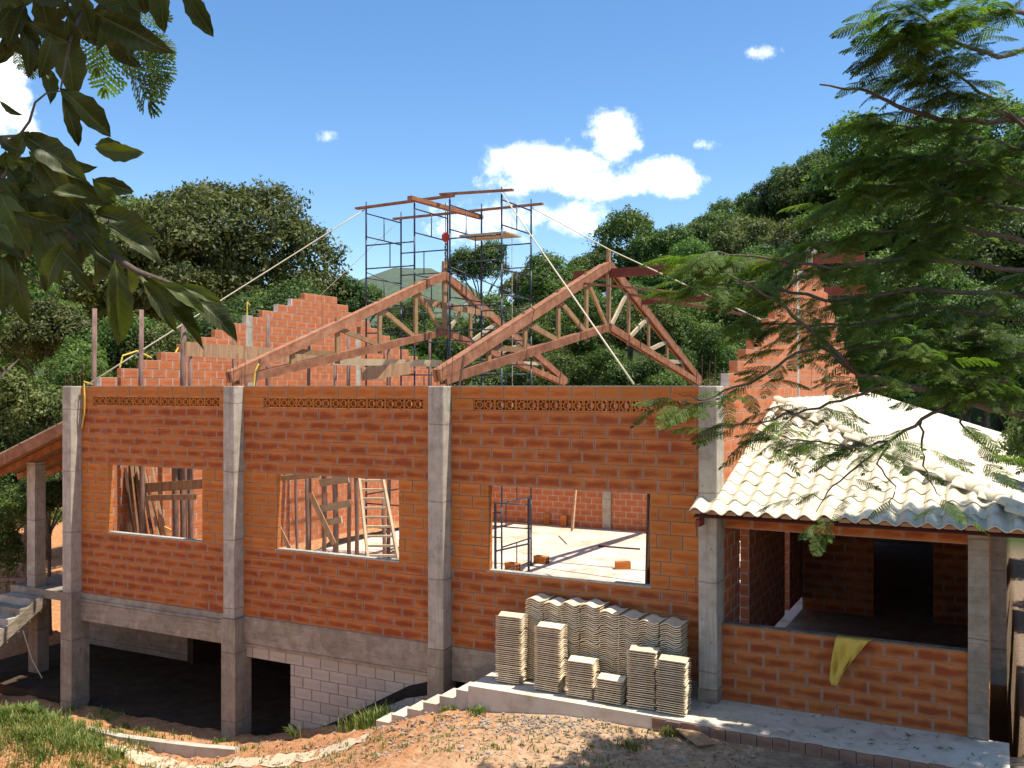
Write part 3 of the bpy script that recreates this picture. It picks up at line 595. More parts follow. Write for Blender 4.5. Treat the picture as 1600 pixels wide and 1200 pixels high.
# ------------------------------------------------------------------ veranda
ver = thing('veranda', 'brick veranda with cream tiled hip roof on the right side', 'veranda', (0,0,0))
K = .343; PX = .25; EX = .335; SL = math.atan(K); UE, VE, ZE = 17.9, -.6, 2.53
rf = MB().add([(13.3,VE+.05,ZE-.05),(UE-.05,VE+.05,ZE-.05),(13.56,VE+4.34+.05,ZE-.05+K*4.34)], [(0,1,2)]).add([(UE-.05,VE+.05,ZE-.05),(UE-.05,20.8,ZE-.05),(13.56,18.5,ZE-.05+K*4.34),(13.56,VE+4.39,ZE-.05+K*4.34)], [(0,1,2,3)]).build('roof', M['purlin'], ver)
rt = random.Random(5)
def lay_tile(M4, far):
    jit = Matrix.Rotation(rt.uniform(-.022,.022), 4, 'Z') @ Matrix.Translation((rt.uniform(-.007,.007), rt.uniform(-.02,.02), rt.uniform(0,.014)))
    if far is None:
        o = link('roof_tile', TILE, parent=rf); o.matrix_local = M4 @ jit
    else: far.append(np.array(M4 @ jit))
far = []; cs, sn = math.cos(SL), math.sin(SL); cells = []
for r in range(14):
    y = r*EX*cs
    for c in range(20):
        x = 13.27+c*PX
        if x+.12 > UE-y-.02: continue
        cells.append((Matrix.Translation((x, VE+y, ZE+y*K+.016)) @ Matrix.Rotation(SL-.04, 4, 'X'), 0))
    for c in range(86):
        v = VE+c*PX
        if v+.12 < VE+y+.02 or v > 20.8-max(0, y*.5): continue
        near = 0 if c < 18+0*r else 1
        cells.append((Matrix.Translation((UE-y, v, ZE+y*K+.016)) @ Matrix.Rotation(math.pi/2, 4, 'Z') @ Matrix.Rotation(SL-.04, 4, 'X'), near))
for m4, fr in cells: lay_tile(m4, far if fr else None)
def bake(name, me, mats, mat, parent):
    co = np.array([v.co for v in me.vertices]); n = len(co); polys = [tuple(p.vertices) for p in me.polygons]; V = []; F = []
    for i, m4 in enumerate(mats):
        V.append(co @ m4[:3,:3].T+m4[:3,3]); F += [tuple(k+i*n for k in f) for f in polys]
    q = bpy.data.meshes.new(name); q.from_pydata(np.vstack(V).tolist(), [], F); q.polygons.foreach_set('use_smooth', [True]*len(q.polygons)); q.set_sharp_from_angle(angle=math.radians(50))
    o = link(name, q, mat, parent); o['kind'] = 'stuff'; return o
for c in range(18):
    vs = [(.075*math.cos(t)*1.0, 0, .055*math.sin(t)) for t in [math.pi*k/8 for k in range(9)]]; b = MB(); b.add(vs+[(x,.05,z) for x,_,z in vs], [tuple(range(9)), tuple(range(17,8,-1))]+[(i,(i+1)%9,9+(i+1)%9,9+i) for i in range(9)])
    b.build('eave_plug', M['brick_light'], rf, loc=(13.27+c*PX+.0675, VE+.03, ZE+.006))
bake('roof_tiling', TILE, far, M['tile_roof'], rf)
# hip capping tiles
hp0, hp1 = Vector((UE,VE,ZE+.09)), Vector((13.62,VE+4.28,ZE+K*4.28+.10)); hd = (hp1-hp0).normalized(); NH = 17
for i in range(NH):
    a = hp0.lerp(hp1, i/NH); q = MB(); vs = []; fs = []; n = 8
    for y, rr_ in ((0,.125), (.42,.10)):
        for k in range(n+1):
            t = math.pi*k/n
            for rad in (rr_, rr_-.015): vs.append((-rad*math.cos(t), y, rad*math.sin(t)*.75-.03))
    for k in range(n): fs += [(2*k,2*k+2,2*(n+1)+2*k+2,2*(n+1)+2*k), (2*k+1,2*(n+1)+2*k+1,2*(n+1)+2*k+3,2*k+3), (2*k,2*k+1,2*k+3,2*k+2)]
    if i == 0: CAP = q.add(vs, fs).mesh('hip_tile', True); CAP.materials.append(M['tile_roof'])
    o = link('hip_tile', CAP, parent=rf, loc=a); o.rotation_mode = 'QUATERNION'; o.rotation_quaternion = hd.to_track_quat('Y', 'Z')
hw_rows = []; z = -.21
for r, h in enumerate([.182]*6): hw_rows.append((z, h, [(13.562,16.78)], 'brick', 13.56+(.2 if r % 2 else 0))); z += h
hw = brick_wall(ver, 'half_wall', (0,.0,0), 0, hw_rows, label='low brick parapet between the two concrete posts', seed=31)
MB().box(13.57,-.004,.882,16.78,.146,.896).build('parapet_cap', M['concrete_old'], ver)
MB().box(16.78,-.05,-.45,17.02,.2,2.42).build('porch_post', M['concrete_old'], ver)
brick_wall(ver, 'porch_beam', (0,0,0), 0, [(2.28,.19,[(13.562,16.78)],'brick',13.6)], seed=35)
wr = []; z = -.21
for r in range(14): wr.append((z, .19, [(.2,18)], 'brick_light', .2*(r % 2))); z += .19
brick_wall(ver, 'side_wall', (17.02,0,0), math.pi/2, wr, th=.14, single=lambda p, q, z: p < 1.2, seed=33)
wr = []; z = -.21
for r in range(16): wr.append((z, .2, cut([(13.57,16.9)], [(14.94,16.02,-.3,2.05)], z, z+.2), 'brick', .2*(r % 2))); z += .2
brick_wall(ver, 'inner_wall', (0,6.3,0), 0, wr, seed=32)
MB().box(13.57,.15,-.3,17.0,18,-.215).build('porch_floor', M['concrete_old'], ver)
MB().box(13.57,16.0,-.2,17.0,16.12,2.6).build('partition', M['concrete_old'], ver)
for v in (3.6,7,11,15): MB().box(17.02,v,-.5,17.25,v+.25,2.4).build('porch_post', M['concrete_old'], ver)
MB().box(13.32,-.5,2.34,13.38,4.0,2.44).build('verge_board', M['purlin'], ver).rotation_euler = (0,0,0)
dm = MB().tube([at(1530,930,13.6), at(1541,870,13.9)], .03, 6); tag(dm.build('prop_stick', M['pale']), 'thin pale stick leaning on the veranda side wall', 'stick')
# pavement and steps
pv = MB(); pv.box(9.98,-1.12,-1.0,17.25,-.0,-.21).build('pavement', M['paving'])['kind'] = 'structure'; pvo = bpy.data.objects['pavement']
for i in range(22): link('border_brick', UB['brick_dusty'], parent=pvo, loc=(12.9+i*.205, -1.16+random.uniform(-.012,.008), -.37+random.uniform(-.01,.006)), rot=(0,0,random.uniform(-.03,.03)), scale=(.19,.06,.145))
stp = thing('concrete_steps', 'small concrete steps descending left from the pavement', 'steps', (9.98,-.95,-.21))
for i in range(6): MB().box(-.30*(i+1)-.0, -.02, -1.4, -.30*i-.004, .42, -.144*(i+1)).build('step', M['paving'], stp)
# ------------------------------------------------------------------ tile stacks
def stack(u, v, n, rz, label, group, z0=-.205, visible=99, pitch=.031, lean=0, seed=0):
    r = random.Random(seed); hid = []
    for i in range(n):
        m4 = Matrix.Translation((u+.16+r.uniform(-.008,.008), v+lean*i+r.uniform(-.006,.006), z0+.016+i*pitch)) @ Matrix.Rotation(rz+r.uniform(-.03,.03), 4, 'Z') @ Matrix.Translation((-.14,-.2,0))
        if i >= n-visible:
            o = link('clay_tile', STK); o.matrix_world = m4; tag(o, label if 0 < i < n-1 else label.replace('cream roof tile in', ('topmost' if i else 'lowest')+' cream roof tile of'), 'roof tile', group)
        else: hid.append(m4)
    return hid
hidden = []
fr = [(10.32,-.66,33,0,'tall stack at the left end of the tile rows'), (11.02,-.74,31,0,'front stack second from the left'), (11.55,-.78,17,0,'knee-high front stack third from the left'), (12.02,-.82,11,0,'lowest front stack'), (12.5,-.80,26,0,'front stack second from the right'), (12.95,-.85,24,0,'front stack at the right end')]
for i, (u, v, n, _, lab) in enumerate(fr): hidden += stack(u, v, n, -math.pi/2+.03*(-1)**i, 'cream roof tile in the '+lab, lab, seed=i, visible=60)
bk_ = [(10.62,-.30,40), (10.93,-.30,39), (11.23,-.32,40), (11.54,-.30,40), (11.85,-.31,38), (12.16,-.32,37), (12.47,-.33,36), (12.80,-.36,36)]
names = ['first', 'second', 'third', 'fourth', 'fifth', 'sixth', 'seventh', 'last']
for i, (u, v, n) in enumerate(bk_):
    hidden += stack(u, v, n, .04*math.sin(i*2.1), 'cream roof tile in the %s back stack from the left against the wall' % names[i], '%s back stack of tiles' % names[i], seed=20+i, visible=20, lean=.0012)
ho = bake('clay_tiles', STK, [np.array(m) for m in hidden], M['tile'], None); tag(ho, 'lower tiles of the back stacks hidden behind the front ones', 'roof tiles', kind='stuff')
# cloth on the parapet
def cloth():
    b = MB(); n, m = 14, 18; vs = []
    for j in range(m+1):
        f = j/m
        for i in range(n+1):
            g = i/n; w = .36*(1-.55*f)+.04; x = -.02+(.5*f*.25)*-.3+g*w-(.06*f); d = max(0, f-.12)
            y = .08-min(f, .12)*1.3+(-.045-.038*math.sin(g*10+f*4)-.022*math.sin(g*23-f*9)-.03*noise.noise(Vector((g*4, f*5, 2))))*min(1, d*4); zz = -.02 if f < .12 else -(d*.62)*(1+.22*math.sin(g*2.6+.4)-.35*g+.12*noise.noise(Vector((g*5, 0, 7))))
            vs.append((x, y, zz+.03))
    b.add(vs, [(j*(n+1)+i, j*(n+1)+i+1, (j+1)*(n+1)+i+1, (j+1)*(n+1)+i) for j in range(m) for i in range(n)])
    o = b.build('yellow_cloth', M['cloth'], smooth=True, loc=(15.2,-.03,.895), scale=(1.15,1,1.1)); md = o.modifiers.new('s', 'SOLIDIFY'); md.thickness = .004
    tag(o, 'yellow cloth hanging over the veranda parapet', 'cloth')
cloth()
# ------------------------------------------------------------------ left porch and stairs
lp = thing('stair_porch', 'small tiled entrance porch with concrete stairs on the left side', 'porch', (0,0,0))
MB().box(-3.6,.9,-.55,-.26,3.4,-.35).build('landing', M['concrete_old'], lp)
MB().box(-3.08,.95,-.35,-2.80,1.23,2.55).build('post', M['concrete'], lp)
MB().box(-3.1,1.0,-2.9,-2.78,1.3,-.55).build('post', M['concrete_low'], lp)
MB().box(-4.6,3.3,-2.9,-.3,3.45,-.56).build('shade_wall', M['concrete_old'], lp)  # wall added to keep the space under the landing dark
for i in range(9): MB().box(-3.55, .88-.28*(i+1), -.55-.17*(i+1)-.14, -2.45, .88-.28*i-.003, -.35-.17*(i+1)).build('stair_step', M['concrete_old'] if i % 2 else M['concrete'], lp)
MB().bar((-2.47,.95,-.58), (-2.47,-1.75,-2.22), .08, .26).build('stringer', M['concrete_old'], lp)
RS = .36
MB().add([(-.29,.35,3.62),(-.29,3.6,3.62),(-4.4,3.6,3.62-4.1*RS),(-4.4,.35,3.62-4.1*RS),(-.29,.35,3.68),(-.29,3.6,3.68),(-4.4,3.6,3.68-4.1*RS),(-4.4,.35,3.68-4.1*RS)], [(0,1,2,3),(7,6,5,4),(0,4,5,1),(1,5,6,2),(2,6,7,3),(3,7,4,0)])
lroof = MB().add([(-.95,.35,3.50),(-.95,3.6,3.50),(-4.6,3.6,3.50-3.65*RS),(-4.6,.35,3.50-3.65*RS),(-.95,.35,3.54),(-.95,3.6,3.54),(-4.6,3.6,3.54-3.65*RS),(-4.6,.35,3.54-3.65*RS)], [(0,1,2,3),(7,6,5,4),(0,4,5,1),(1,5,6,2),(2,6,7,3),(3,7,4,0)]).build('roof', M['board'], lp)
MB().bar((-.95,.33,3.42), (-4.7,.33,3.42-3.75*RS), .06, .24).build('verge_board', M['truss'], lp)
MB().box(-.98,.3,3.32,-.29,.36,3.58).build('fascia', M['truss'], lp)
for y in (1.0,1.8,2.6): MB().bar((-.9,y,3.40), (-4.6,y,3.40-3.7*RS), .06, .14).build('rafter', M['truss'], lp)
for r in range(12):
    for c in range(13):
        o = link('roof_tile', TILE, parent=lroof); sl = math.atan(RS)
        o.matrix_local = Matrix.Translation((-4.75+r*.335*math.cos(sl), 3.62-c*.25, 3.56-3.8*RS+r*.335*math.sin(sl))) @ Matrix.Rotation(-math.pi/2, 4, 'Z') @ Matrix.Rotation(sl, 4, 'X')
wr = []; z = -.35
for r in range(9): wr.append((z, .2, [(-2.75,-.3)], 'brick', .2*(r % 2))); z += .2
brick_wall(lp, 'low_wall', (0,3.2,0), 0, wr, single=lambda p, q, z: True, seed=41)
beam('rail', at(-20,905,22.5), at(42,905,22.3), .08, .08, M['pole'], 'horizontal pole rail at the left porch', 'rail'); beam('brace', at(10,935,22.4), at(35,880,22.6), .07, .07, M['pole'], 'slanted pole brace under the left porch rail', 'brace')
rope('thin hose hanging beneath the stair', [at(36,985,20.6), at(50,1030,20.6), at(66,1060,20.6)], .012, 'rope', 'hose', 'hose')
# curb and sand strip, ground board, stones
cp = [at(120,1128,18.5), at(190,1143,17.7), at(250,1151,17.3), at(310,1158,16.9), at(372,1163,16.6)]
b = MB()
for i in range(len(cp)-1): b.bar(cp[i]-Vector((0,0,.2)), cp[i+1]-Vector((0,0,.2)), .15, .26)
tag(b.build('concrete_curb', M['paving']), 'curved pale concrete gutter curb before the open basement', 'curb')
b = MB(); n = 40
for i in range(n+1):
    u = 2.4+i*6.0/n; v0 = -1.36-.05*u*.2-.06*math.sin(u*1.3); w = .27+.07*math.sin(u*2)+.05*noise.noise(Vector((u*3,1,0)))
    for v in (v0, v0-w*.5, v0-w): b.v.append((u, v, ground_z(u, v)+.012))
b.f = [(i*3+k, i*3+k+1, (i+1)*3+k+1, (i+1)*3+k) for i in range(n) for k in range(2)]
o = b.build('path', M['sand'], smooth=True); o['kind'] = 'structure'
bp = [at(1052,1152,12.9), at(1082,1150,12.9), at(1118,1182,12.3), at(1090,1186,12.2)]
for p in bp: p.z = ground_z(p.x, p.y)+.05
tag(MB().add([p-bp[0] for p in bp]+[p-bp[0]+Vector((0,0,.03)) for p in bp], [(0,1,2,3),(7,6,5,4),(0,1,5,4),(1,2,6,5),(2,3,7,6),(3,0,4,7)]).build('ground_board', M['board'], loc=bp[0]), 'flat worn board lying on the dirt before the pavement', 'board')
def stone_mesh(seed):
    bm = bmesh.new(); bmesh.ops.create_icosphere(bm, subdivisions=1, radius=1)
    for v in bm.verts: v.co *= 1+.35*noise.noise(v.co*1.4+Vector((seed*7,0,0))); v.co.z *= .65
    me = bpy.data.meshes.new('stone'); bm.to_mesh(me); bm.free(); return me
sm = [stone_mesh(i) for i in range(4)]; mats = [[] for _ in sm]
for i in range(1900):
    k = random.random()
    if k < .5: u, v = random.gauss(11.3,.9), random.gauss(-1.5,.28)
    elif k < .75: u, v = random.uniform(8.5,17), random.uniform(-3,-1.2)
    else: u, v = random.uniform(3,10), random.uniform(-3,-.5)
    if v > -1.2 and u > 9.9: continue
    s = random.choice((.010,.014,.02,.028))*random.uniform(.7,1.3)
    mats[i % 4].append(np.array(Matrix.Translation((u, v, ground_z(u, v)+s*.3)) @ Matrix.Rotation(random.random()*6, 4, 'Z') @ Matrix.Scale(s, 4)))
co = []; ff = []
for me, ms in zip(sm, mats):
    c = np.array([v.co for v in me.vertices]); pl = [tuple(p.vertices) for p in me.polygons]
    for m4 in ms: base = sum(len(x) for x in co); co.append(c @ m4[:3,:3].T+m4[:3,3]); ff += [tuple(i+base for i in f) for f in pl]
me = bpy.data.meshes.new('gravel'); me.from_pydata(np.vstack(co).tolist(), [], ff); tag(link('gravel', me, M['stone']), 'scattered pale gravel and rubble on the dirt', 'gravel', kind='stuff')
for i, (x, y, s, mt, lab) in enumerate(((985,1128,.10,'brick_light','broken orange brick lump by the pavement edge'), (620,1140,.07,'brick','dark red brick shard at the foot of the steps'), (780,1092,.08,'brick','reddish lump beside the pavement corner'), (660,1128,.06,'stone','pale stone on the orange bank'), (720,1170,.06,'stone','grey stone low on the orange bank'))):
    b, a = (604-y)/1480, (x-800)/1480; t = 13.5
    for _ in range(12): p = at(x, y, t); t += (p.z-ground_z(p.x, p.y))/.36*.7
    o = link('rubble', sm[i % 4].copy(), M[mt] if mt == 'stone' else M['brick_light'], loc=(p.x, p.y, ground_z(p.x, p.y)+s*.2), rot=(0,0,i), scale=(s,s*.7,s)); tag(o, lab, 'rubble')
# ------------------------------------------------------------------ grass and weeds
def blades(specs, name, label):
    V = []
    for (u, v, h, n, sp) in specs:
        for _ in range(n):
            x, y = random.gauss(u, sp), random.gauss(v, sp*.7); z = ground_z(x, y); a = random.random()*6.283; hh = h*random.uniform(.5,1.2); w = .007*random.uniform(.7,1.6); bend = hh*random.uniform(.1,.7)
            dx, dy = math.cos(a), math.sin(a); m_ = (x+dx*bend*.35, y+dy*bend*.35, z+hh*.6); tp = (x+dx*bend, y+dy*bend, z+hh*random.uniform(.75,1))
            V += [(x-dy*w, y+dx*w, z-.02), (x+dy*w, y-dx*w, z-.02), (m_[0]+dy*w*.8, m_[1]-dx*w*.8, m_[2]), (m_[0]-dy*w*.8, m_[1]+dx*w*.8, m_[2]), (m_[0]-dy*w*.8, m_[1]+dx*w*.8, m_[2]), (m_[0]+dy*w*.8, m_[1]-dx*w*.8, m_[2]), tp, tp]
    me = polys_mesh(name, V, 4); return tag(link(name, me, M['grass']), label, 'grass', kind='stuff')
sp = [(random.gauss(.7,1.25), random.gauss(-2.15,.55), random.uniform(.08,.26), 30, .10) for _ in range(620)]
sp += [(random.uniform(2,5.5), random.uniform(-1.1,-.6), .12, 12, .08) for _ in range(40)]+[(random.uniform(2.5,5), random.uniform(-3,-1.6), .08, 10, .09) for _ in range(60)]
sp += [(random.uniform(5,13), random.uniform(-3.0,-1.3), .07, 9, .06) for _ in range(150)]
blades(sp, 'grass', 'low green grass on the bank and dirt before the building')
for lab, (x, y, t), n, h, s in (('tall green grass clump against the block wall', (575,1135,15.9), 420, .34, .26), ('small grass tuft at the pavement front', (1045,1140,12.75), 90, .16, .06), ('green weed tuft by the pavement corner', (745,1105,14.2), 80, .13, .07), ('weed tuft beside the steps', (700,1112,14.6), 70, .12, .08), ('tuft in the dirt near the bottom edge', (985,1185,12.3), 90, .10, .08)):
    p = at(x, y, t); o = blades([(p.x, p.y, h, n, s)], 'grass_clump', lab); del o['kind']
V = []
for i in range(3600):
    k = random.random(); u, v = (random.uniform(2,17.2), random.uniform(-3.2,-1.25)) if k < .96 else (random.uniform(13,17.2), random.uniform(-1.1,-.05))
    z = (ground_z(u, v) if k < .96 else -.21)+.012; a = random.random()*6.28; l = random.uniform(.015,.07); w = random.uniform(.004,.014); dx, dy = math.cos(a), math.sin(a)
    V += [(u-dx*l, v-dy*l, z), (u-dy*w, v+dx*w, z+random.random()*.012), (u+dx*l, v+dy*l, z+random.random()*.02), (u+dy*w, v-dx*w, z+.003)]
M['litter'] = leafmat('dry_litter', [(.10,.06,.03),(.24,.16,.08),(.42,.32,.18)], .05, (1,1,1), 3)
tag(link('leaf_litter', polys_mesh('leaf_litter', V, 4), M['litter']), 'dry leaf litter and straw scattered over dirt and pavement', 'litter', kind='stuff')
def weed(p, h, n, label):
    o = thing('weed', label, 'plant', p); V = []
    for i in range(n):
        a = random.random()*6.28; l = h*random.uniform(.5,1); w = l*.16; d = Vector((math.cos(a), math.sin(a), 0)); s_ = Vector((-d.y, d.x, 0)); q = d*l*.45+Vector((0,0,l*.7)); e = d*l*.85+Vector((0,0,l*.75))
        V += [Vector((0,0,0)), q+s_*w, e, q-s_*w]
    link('leaves', polys_mesh('leaves', [tuple(v) for v in V], 4), M['leaf_frond'], o)
    MB().tube([(0,0,-.03),(0,0,h*.5)], .006, 5).build('stem', M['bark_near'], o)
for (x, y, t, h, n, lab) in ((460,1140,16.6,.32,16,'broad-leaved weed beside the basement door'), (52,1098,17.4,.35,26,'leafy weed on top of the left grass bank'), (190,1135,17.0,.2,14,'small weed at the left end of the curb'), (155,1118,17.2,.25,18,'weed in front of the left pillar')):
    p = at(x, y, t); p.z = ground_z(p.x, p.y); weed(p, h, n, lab)

# ------------------------------------------------------------------ background trees
def crown_mesh(name, seed, R=(4,4,3.2), lobes=11, n=9000, leaf=.26, flat=0, tiers=None):
    g = np.random.default_rng(seed); C = []; rad = []
    if tiers:
        for (zz, rr_, k) in tiers:
            for i in range(k):
                a = i*2*math.pi/k+g.uniform(-.3,.3); r = rr_*math.sqrt(g.uniform(.15,1)); C.append((r*math.cos(a), r*math.sin(a), zz+g.uniform(-.5,.5))); rad.append(g.uniform(1.5,2.4))
    else:
        for i in range(lobes):
            d = g.normal(size=3); d /= np.linalg.norm(d); k = g.uniform(.35,.78); C.append((d[0]*R[0]*k, d[1]*R[1]*k, d[2]*R[2]*k)); rad.append(g.uniform(.34,.52)*min(R))
    C = np.array(C); rad = np.array(rad); m = n//5
    li = g.choice(len(C), m, p=rad**2/np.sum(rad**2)); d = g.normal(size=(m,3)); d /= np.linalg.norm(d, axis=1)[:,None]; d[:,2] = np.where(d[:,2] < -.35, -d[:,2], d[:,2])
    sq = np.array([1,1,.62]) if tiers else np.array([1,1,.85])
    P = C[li]+d*sq*rad[li][:,None]*g.uniform(.72,1.06,(m,1))*(1+.18*np.sin(d[:,:1]*9+li[:,None])*np.cos(d[:,1:2]*8))
    dist = np.linalg.norm((P[:,None,:]-C[None])/sq, axis=2)/rad[None]; dist[np.arange(m), li] = 9; keep = dist.min(1) > .72; P = P[keep]; d = d[keep]
    P = np.repeat(P, 5, 0)+g.normal(size=(len(P)*5,3))*leaf*.75; D = np.repeat(d, 5, 0)+g.normal(size=(len(P),3))*.75; D[:,2] += .35; D /= np.linalg.norm(D, axis=1)[:,None]
    T = np.cross(D, g.normal(size=D.shape)); T /= np.linalg.norm(T, axis=1)[:,None]; B = np.cross(D, T); s = leaf*g.uniform(.5,1.15,(len(P),1)); dr = np.zeros_like(P); dr[:,2] = -.25*s[:,0]
    V = np.stack([P-T*s*.75, P+B*s*.36+dr*.2, P+T*s*.75+dr, P-B*s*.36], 1).reshape(-1,3)
    return polys_mesh(name, V, 4)
def trunk_mesh(name, seed, h, r, spread):
    g = random.Random(seed); b = MB(); b.tube([(0,0,-.6),(g.uniform(-.1,.1),.05,h*.35),(g.uniform(-.3,.3),g.uniform(-.3,.3),h*.75),(0,0,h*1.1)], [r*1.25,r,r*.75,r*.35], 8)
    for i in range(7):
        a = i*.9+g.random(); z = h*g.uniform(.5,.85); L_ = spread*g.uniform(.6,1); b.tube([(0,0,z),(math.cos(a)*L_*.45,math.sin(a)*L_*.45,z+L_*.35),(math.cos(a)*L_,math.sin(a)*L_,z+L_*.62)], [r*.45,r*.3,r*.1], 6)
    return b.mesh(name, True)
CR = []
for i in range(6):
    R = [(4,4,3.6),(3.6,3.6,4.4),(4.4,4,3.2),(3.4,3.4,4.8),(4,3.8,4),(3.8,4.2,3)][i]
    me = crown_mesh('crown', 100+i, R, 14+i, 30000, .20); me.materials.append(M[('leaf_a','leaf_b','leaf_a','leaf_c','leaf_b','leaf_c')[i]]); CR.append((me, R))
TR = [trunk_mesh('trunk', i, 6, .22, 3) for i in range(3)]
for t_ in TR: t_.materials.append(M['bark'])
def tree(x, ytop, t, w, kind, label, group=None, squash=1, zb=None):
    p = at(x, ytop, t); gz = ground_z(p.x, p.y, False) if zb is None else zb; me, R = CR[kind]; s = w*t/1480/2/R[0]; H = p.z-gz; cz = H-R[2]*s*squash*.92
    o = thing('tree', label, 'tree', (p.x, p.y, gz), random.random()*6.28, group)
    link('crown', me, parent=o, loc=(0,0,cz), scale=(s,s,s*squash)); k = max(.3, cz)/6.6; link('trunk', TR[kind % 3], parent=o, scale=(min(s,k)*1.0,min(s,k)*1.0,k))
    return o
TONE = ['dark green', 'fresh green', 'deep green', 'olive', 'mid green', 'pale olive']; SEEN = {}
def wood_label(x, y, k):
    where = next(w for lim, w in ((600,'by the left gable peak'),(680,'behind the left scaffold tower'),(770,'between the scaffold towers'),(860,'behind the right scaffold tower'),(935,'left of the free truss'),(1000,'behind the free truss king post'),(1075,'right of the free truss apex'),(1150,'just left of the right gable'),(1240,'above the right gable steps'),(1300,'over the right gable peak'),(1390,'behind the drooping feathery boughs'),(1480,'above the veranda hip'),(1560,'over the veranda roof end'),(9999,'at the right picture edge')) if x < lim)
    tier = 'high' if y < 335 else ('middle' if y < 465 else 'low'); s = '%s tree %s in the wood %s' % (TONE[k], tier, where); SEEN[s] = SEEN.get(s, 0)+1
    return s if SEEN[s] == 1 else s+', further right'
G1 = 'trees on the wooded hillside'; HL = 'tree in the dense wood covering the hillside behind the building'
for x, y, t, w, k, lab in ((560,432,48,110,0,'small dark tree right of the large spreading tree'), (640,470,46,120,4,'bushy tree behind the left scaffold tower'), (752,375,50,105,0,'dark round tree between the scaffold towers'), (820,398,48,110,3,'tree behind the right scaffold tower'), (875,405,44,130,1,'mid green tree left of the free truss'),
                           (985,332,52,175,4,'tall broad tree rising above the free truss apex'), (1055,385,46,130,1,'tree right of the tall broad tree'), (1125,322,60,120,0,'dark tree at the low end of the hill ridge'), (1180,335,54,130,5,'pale olive tree on the hill ridge'), (1215,290,60,120,2,'dark tree on the rising hill ridge'),
                           (1265,245,58,150,2,'high dark tree on the hill ridge beside the feathery branches'), (1340,205,56,210,1,'large light green tree high on the hill'), (1450,185,60,220,4,'highest tree on the hill behind the feathery branches'), (1092,345,60,110,5,'pale tree in the dip left of the ridge end'), (1153,318,62,110,1,'narrow green tree between two ridge trees'), (1190,298,62,100,0,'dark narrow tree on the ridge'), (1238,262,60,120,4,'green tree just below the high dark ridge tree'), (1300,222,62,150,0,'dark tree on the upper ridge'), (1395,188,62,180,2,'deep green tree near the top of the hill'), (1520,165,62,220,1,'topmost tree at the right of the hill'), (925,388,50,120,2,'deep green tree left of the tall broad tree'), (1040,352,50,120,0,'dark tree filling the gap right of the tall broad tree')): tree(x, y, t, w, k, lab)
for x, y, t, w, k in ((700,500,42,130,1),(780,470,42,130,1),(840,480,40,120,4),(910,470,39,140,1),(960,440,42,150,0),(1010,460,38,140,5),(1060,470,38,130,4),(1110,430,44,150,1),(1160,400,46,150,4),(1210,380,48,150,0),(1260,340,50,160,5),(1310,330,48,160,4),(1370,300,50,190,1),(1440,290,48,190,0),(1520,230,55,230,2),(1590,200,55,230,1),(1540,330,46,190,4),(1610,320,45,190,0),
                      (1330,430,42,160,0),(1400,410,42,170,1),(1470,420,41,170,4),(1540,430,40,180,0),(1610,440,40,180,1),(1370,510,38,140,4),(1440,520,37,140,1),(1510,510,37,150,5),(1580,520,36,150,4),(1640,540,35,150,1),(740,560,37,130,5),(820,550,37,120,0),(890,550,36,120,4),(960,550,36,110,1),(1040,540,36,120,0),(1110,520,38,120,4),(1200,500,39,130,1),(1280,480,40,130,0),(610,530,40,110,1),(560,520,42,110,0),(660,560,38,110,4),(1020,590,34,120,1),(1120,590,35,110,5)): tree(x, y, t, w, k, wood_label(x, y, k), G1)
for x, y, t, w, k, lab in ((15,420,34,210,4,'dark tree filling the left edge behind the hanging leaves'), (75,465,31,170,5,'olive shrub tree at the left behind the hanging leaves'), (170,500,30,170,1,'light green shrub behind the leftmost props'), (250,498,31,150,5,'reddish-tipped shrub behind the left gable steps'), (40,560,27,170,3,'grey green bush left of the front corner'), (120,555,28,140,4,'bush just left of the front corner column'), (330,470,36,170,0,'dark tree behind the left gable'), (-40,620,27,200,1,'bush beyond the left porch roof'), (430,430,40,200,0,'shaded tree beneath the large spreading crown'), (-90,320,24,360,2,'dark tree overhanging the left porch at the picture edge'), (1775,560,14.2,330,0,'added shrub casting shade beside the near end of the veranda'), (1740,570,19,260,1,'added shrub casting shade along the middle of the veranda side'), (1700,590,24,220,4,'added shrub casting shade at the far end of the veranda side'), (12,700,26,150,2,'deep green bush close behind the left porch post'), (78,735,25,110,0,'small dark bush between porch post and corner column'), (-30,780,24,150,4,'mid green bush at the left edge under the porch roof'), (20,740,33,120,0,'dark bush seen under the left porch roof'), (80,790,36,140,4,'bush low behind the left porch post')): tree(x, y, t, w, k, lab)  # the three shrubs right of the veranda are added to cast shade
big = crown_mesh('crown', 300, leaf=.22, n=95000, tiers=[(0,6.2,15),(1.6,5.6,14),(3.0,4.6,12),(4.2,3.2,8),(5.0,1.5,4),(-1.6,5.2,9)]); big.materials.append(M['leaf_c'])
p = at(350,600,47); gz = -2.6; bt = thing('tree', 'large spreading umbrella-crowned tree behind the left gable', 'tree', (p.x, p.y, gz)); link('crown', big, parent=bt, loc=(0,0,11.6), scale=(.83,.83,.86)); tb = trunk_mesh('trunk', 9, 10, .5, 5); tb.materials.append(M['bark']); link('trunk', tb, parent=bt)
p = at(205,600,48); b2 = thing('tree', 'second spreading tree left of the umbrella-crowned one', 'tree', (p.x, p.y, gz), 2.0); link('crown', big, parent=b2, loc=(0,0,11.2), scale=(.82,.82,.84)); link('trunk', tb, parent=b2)

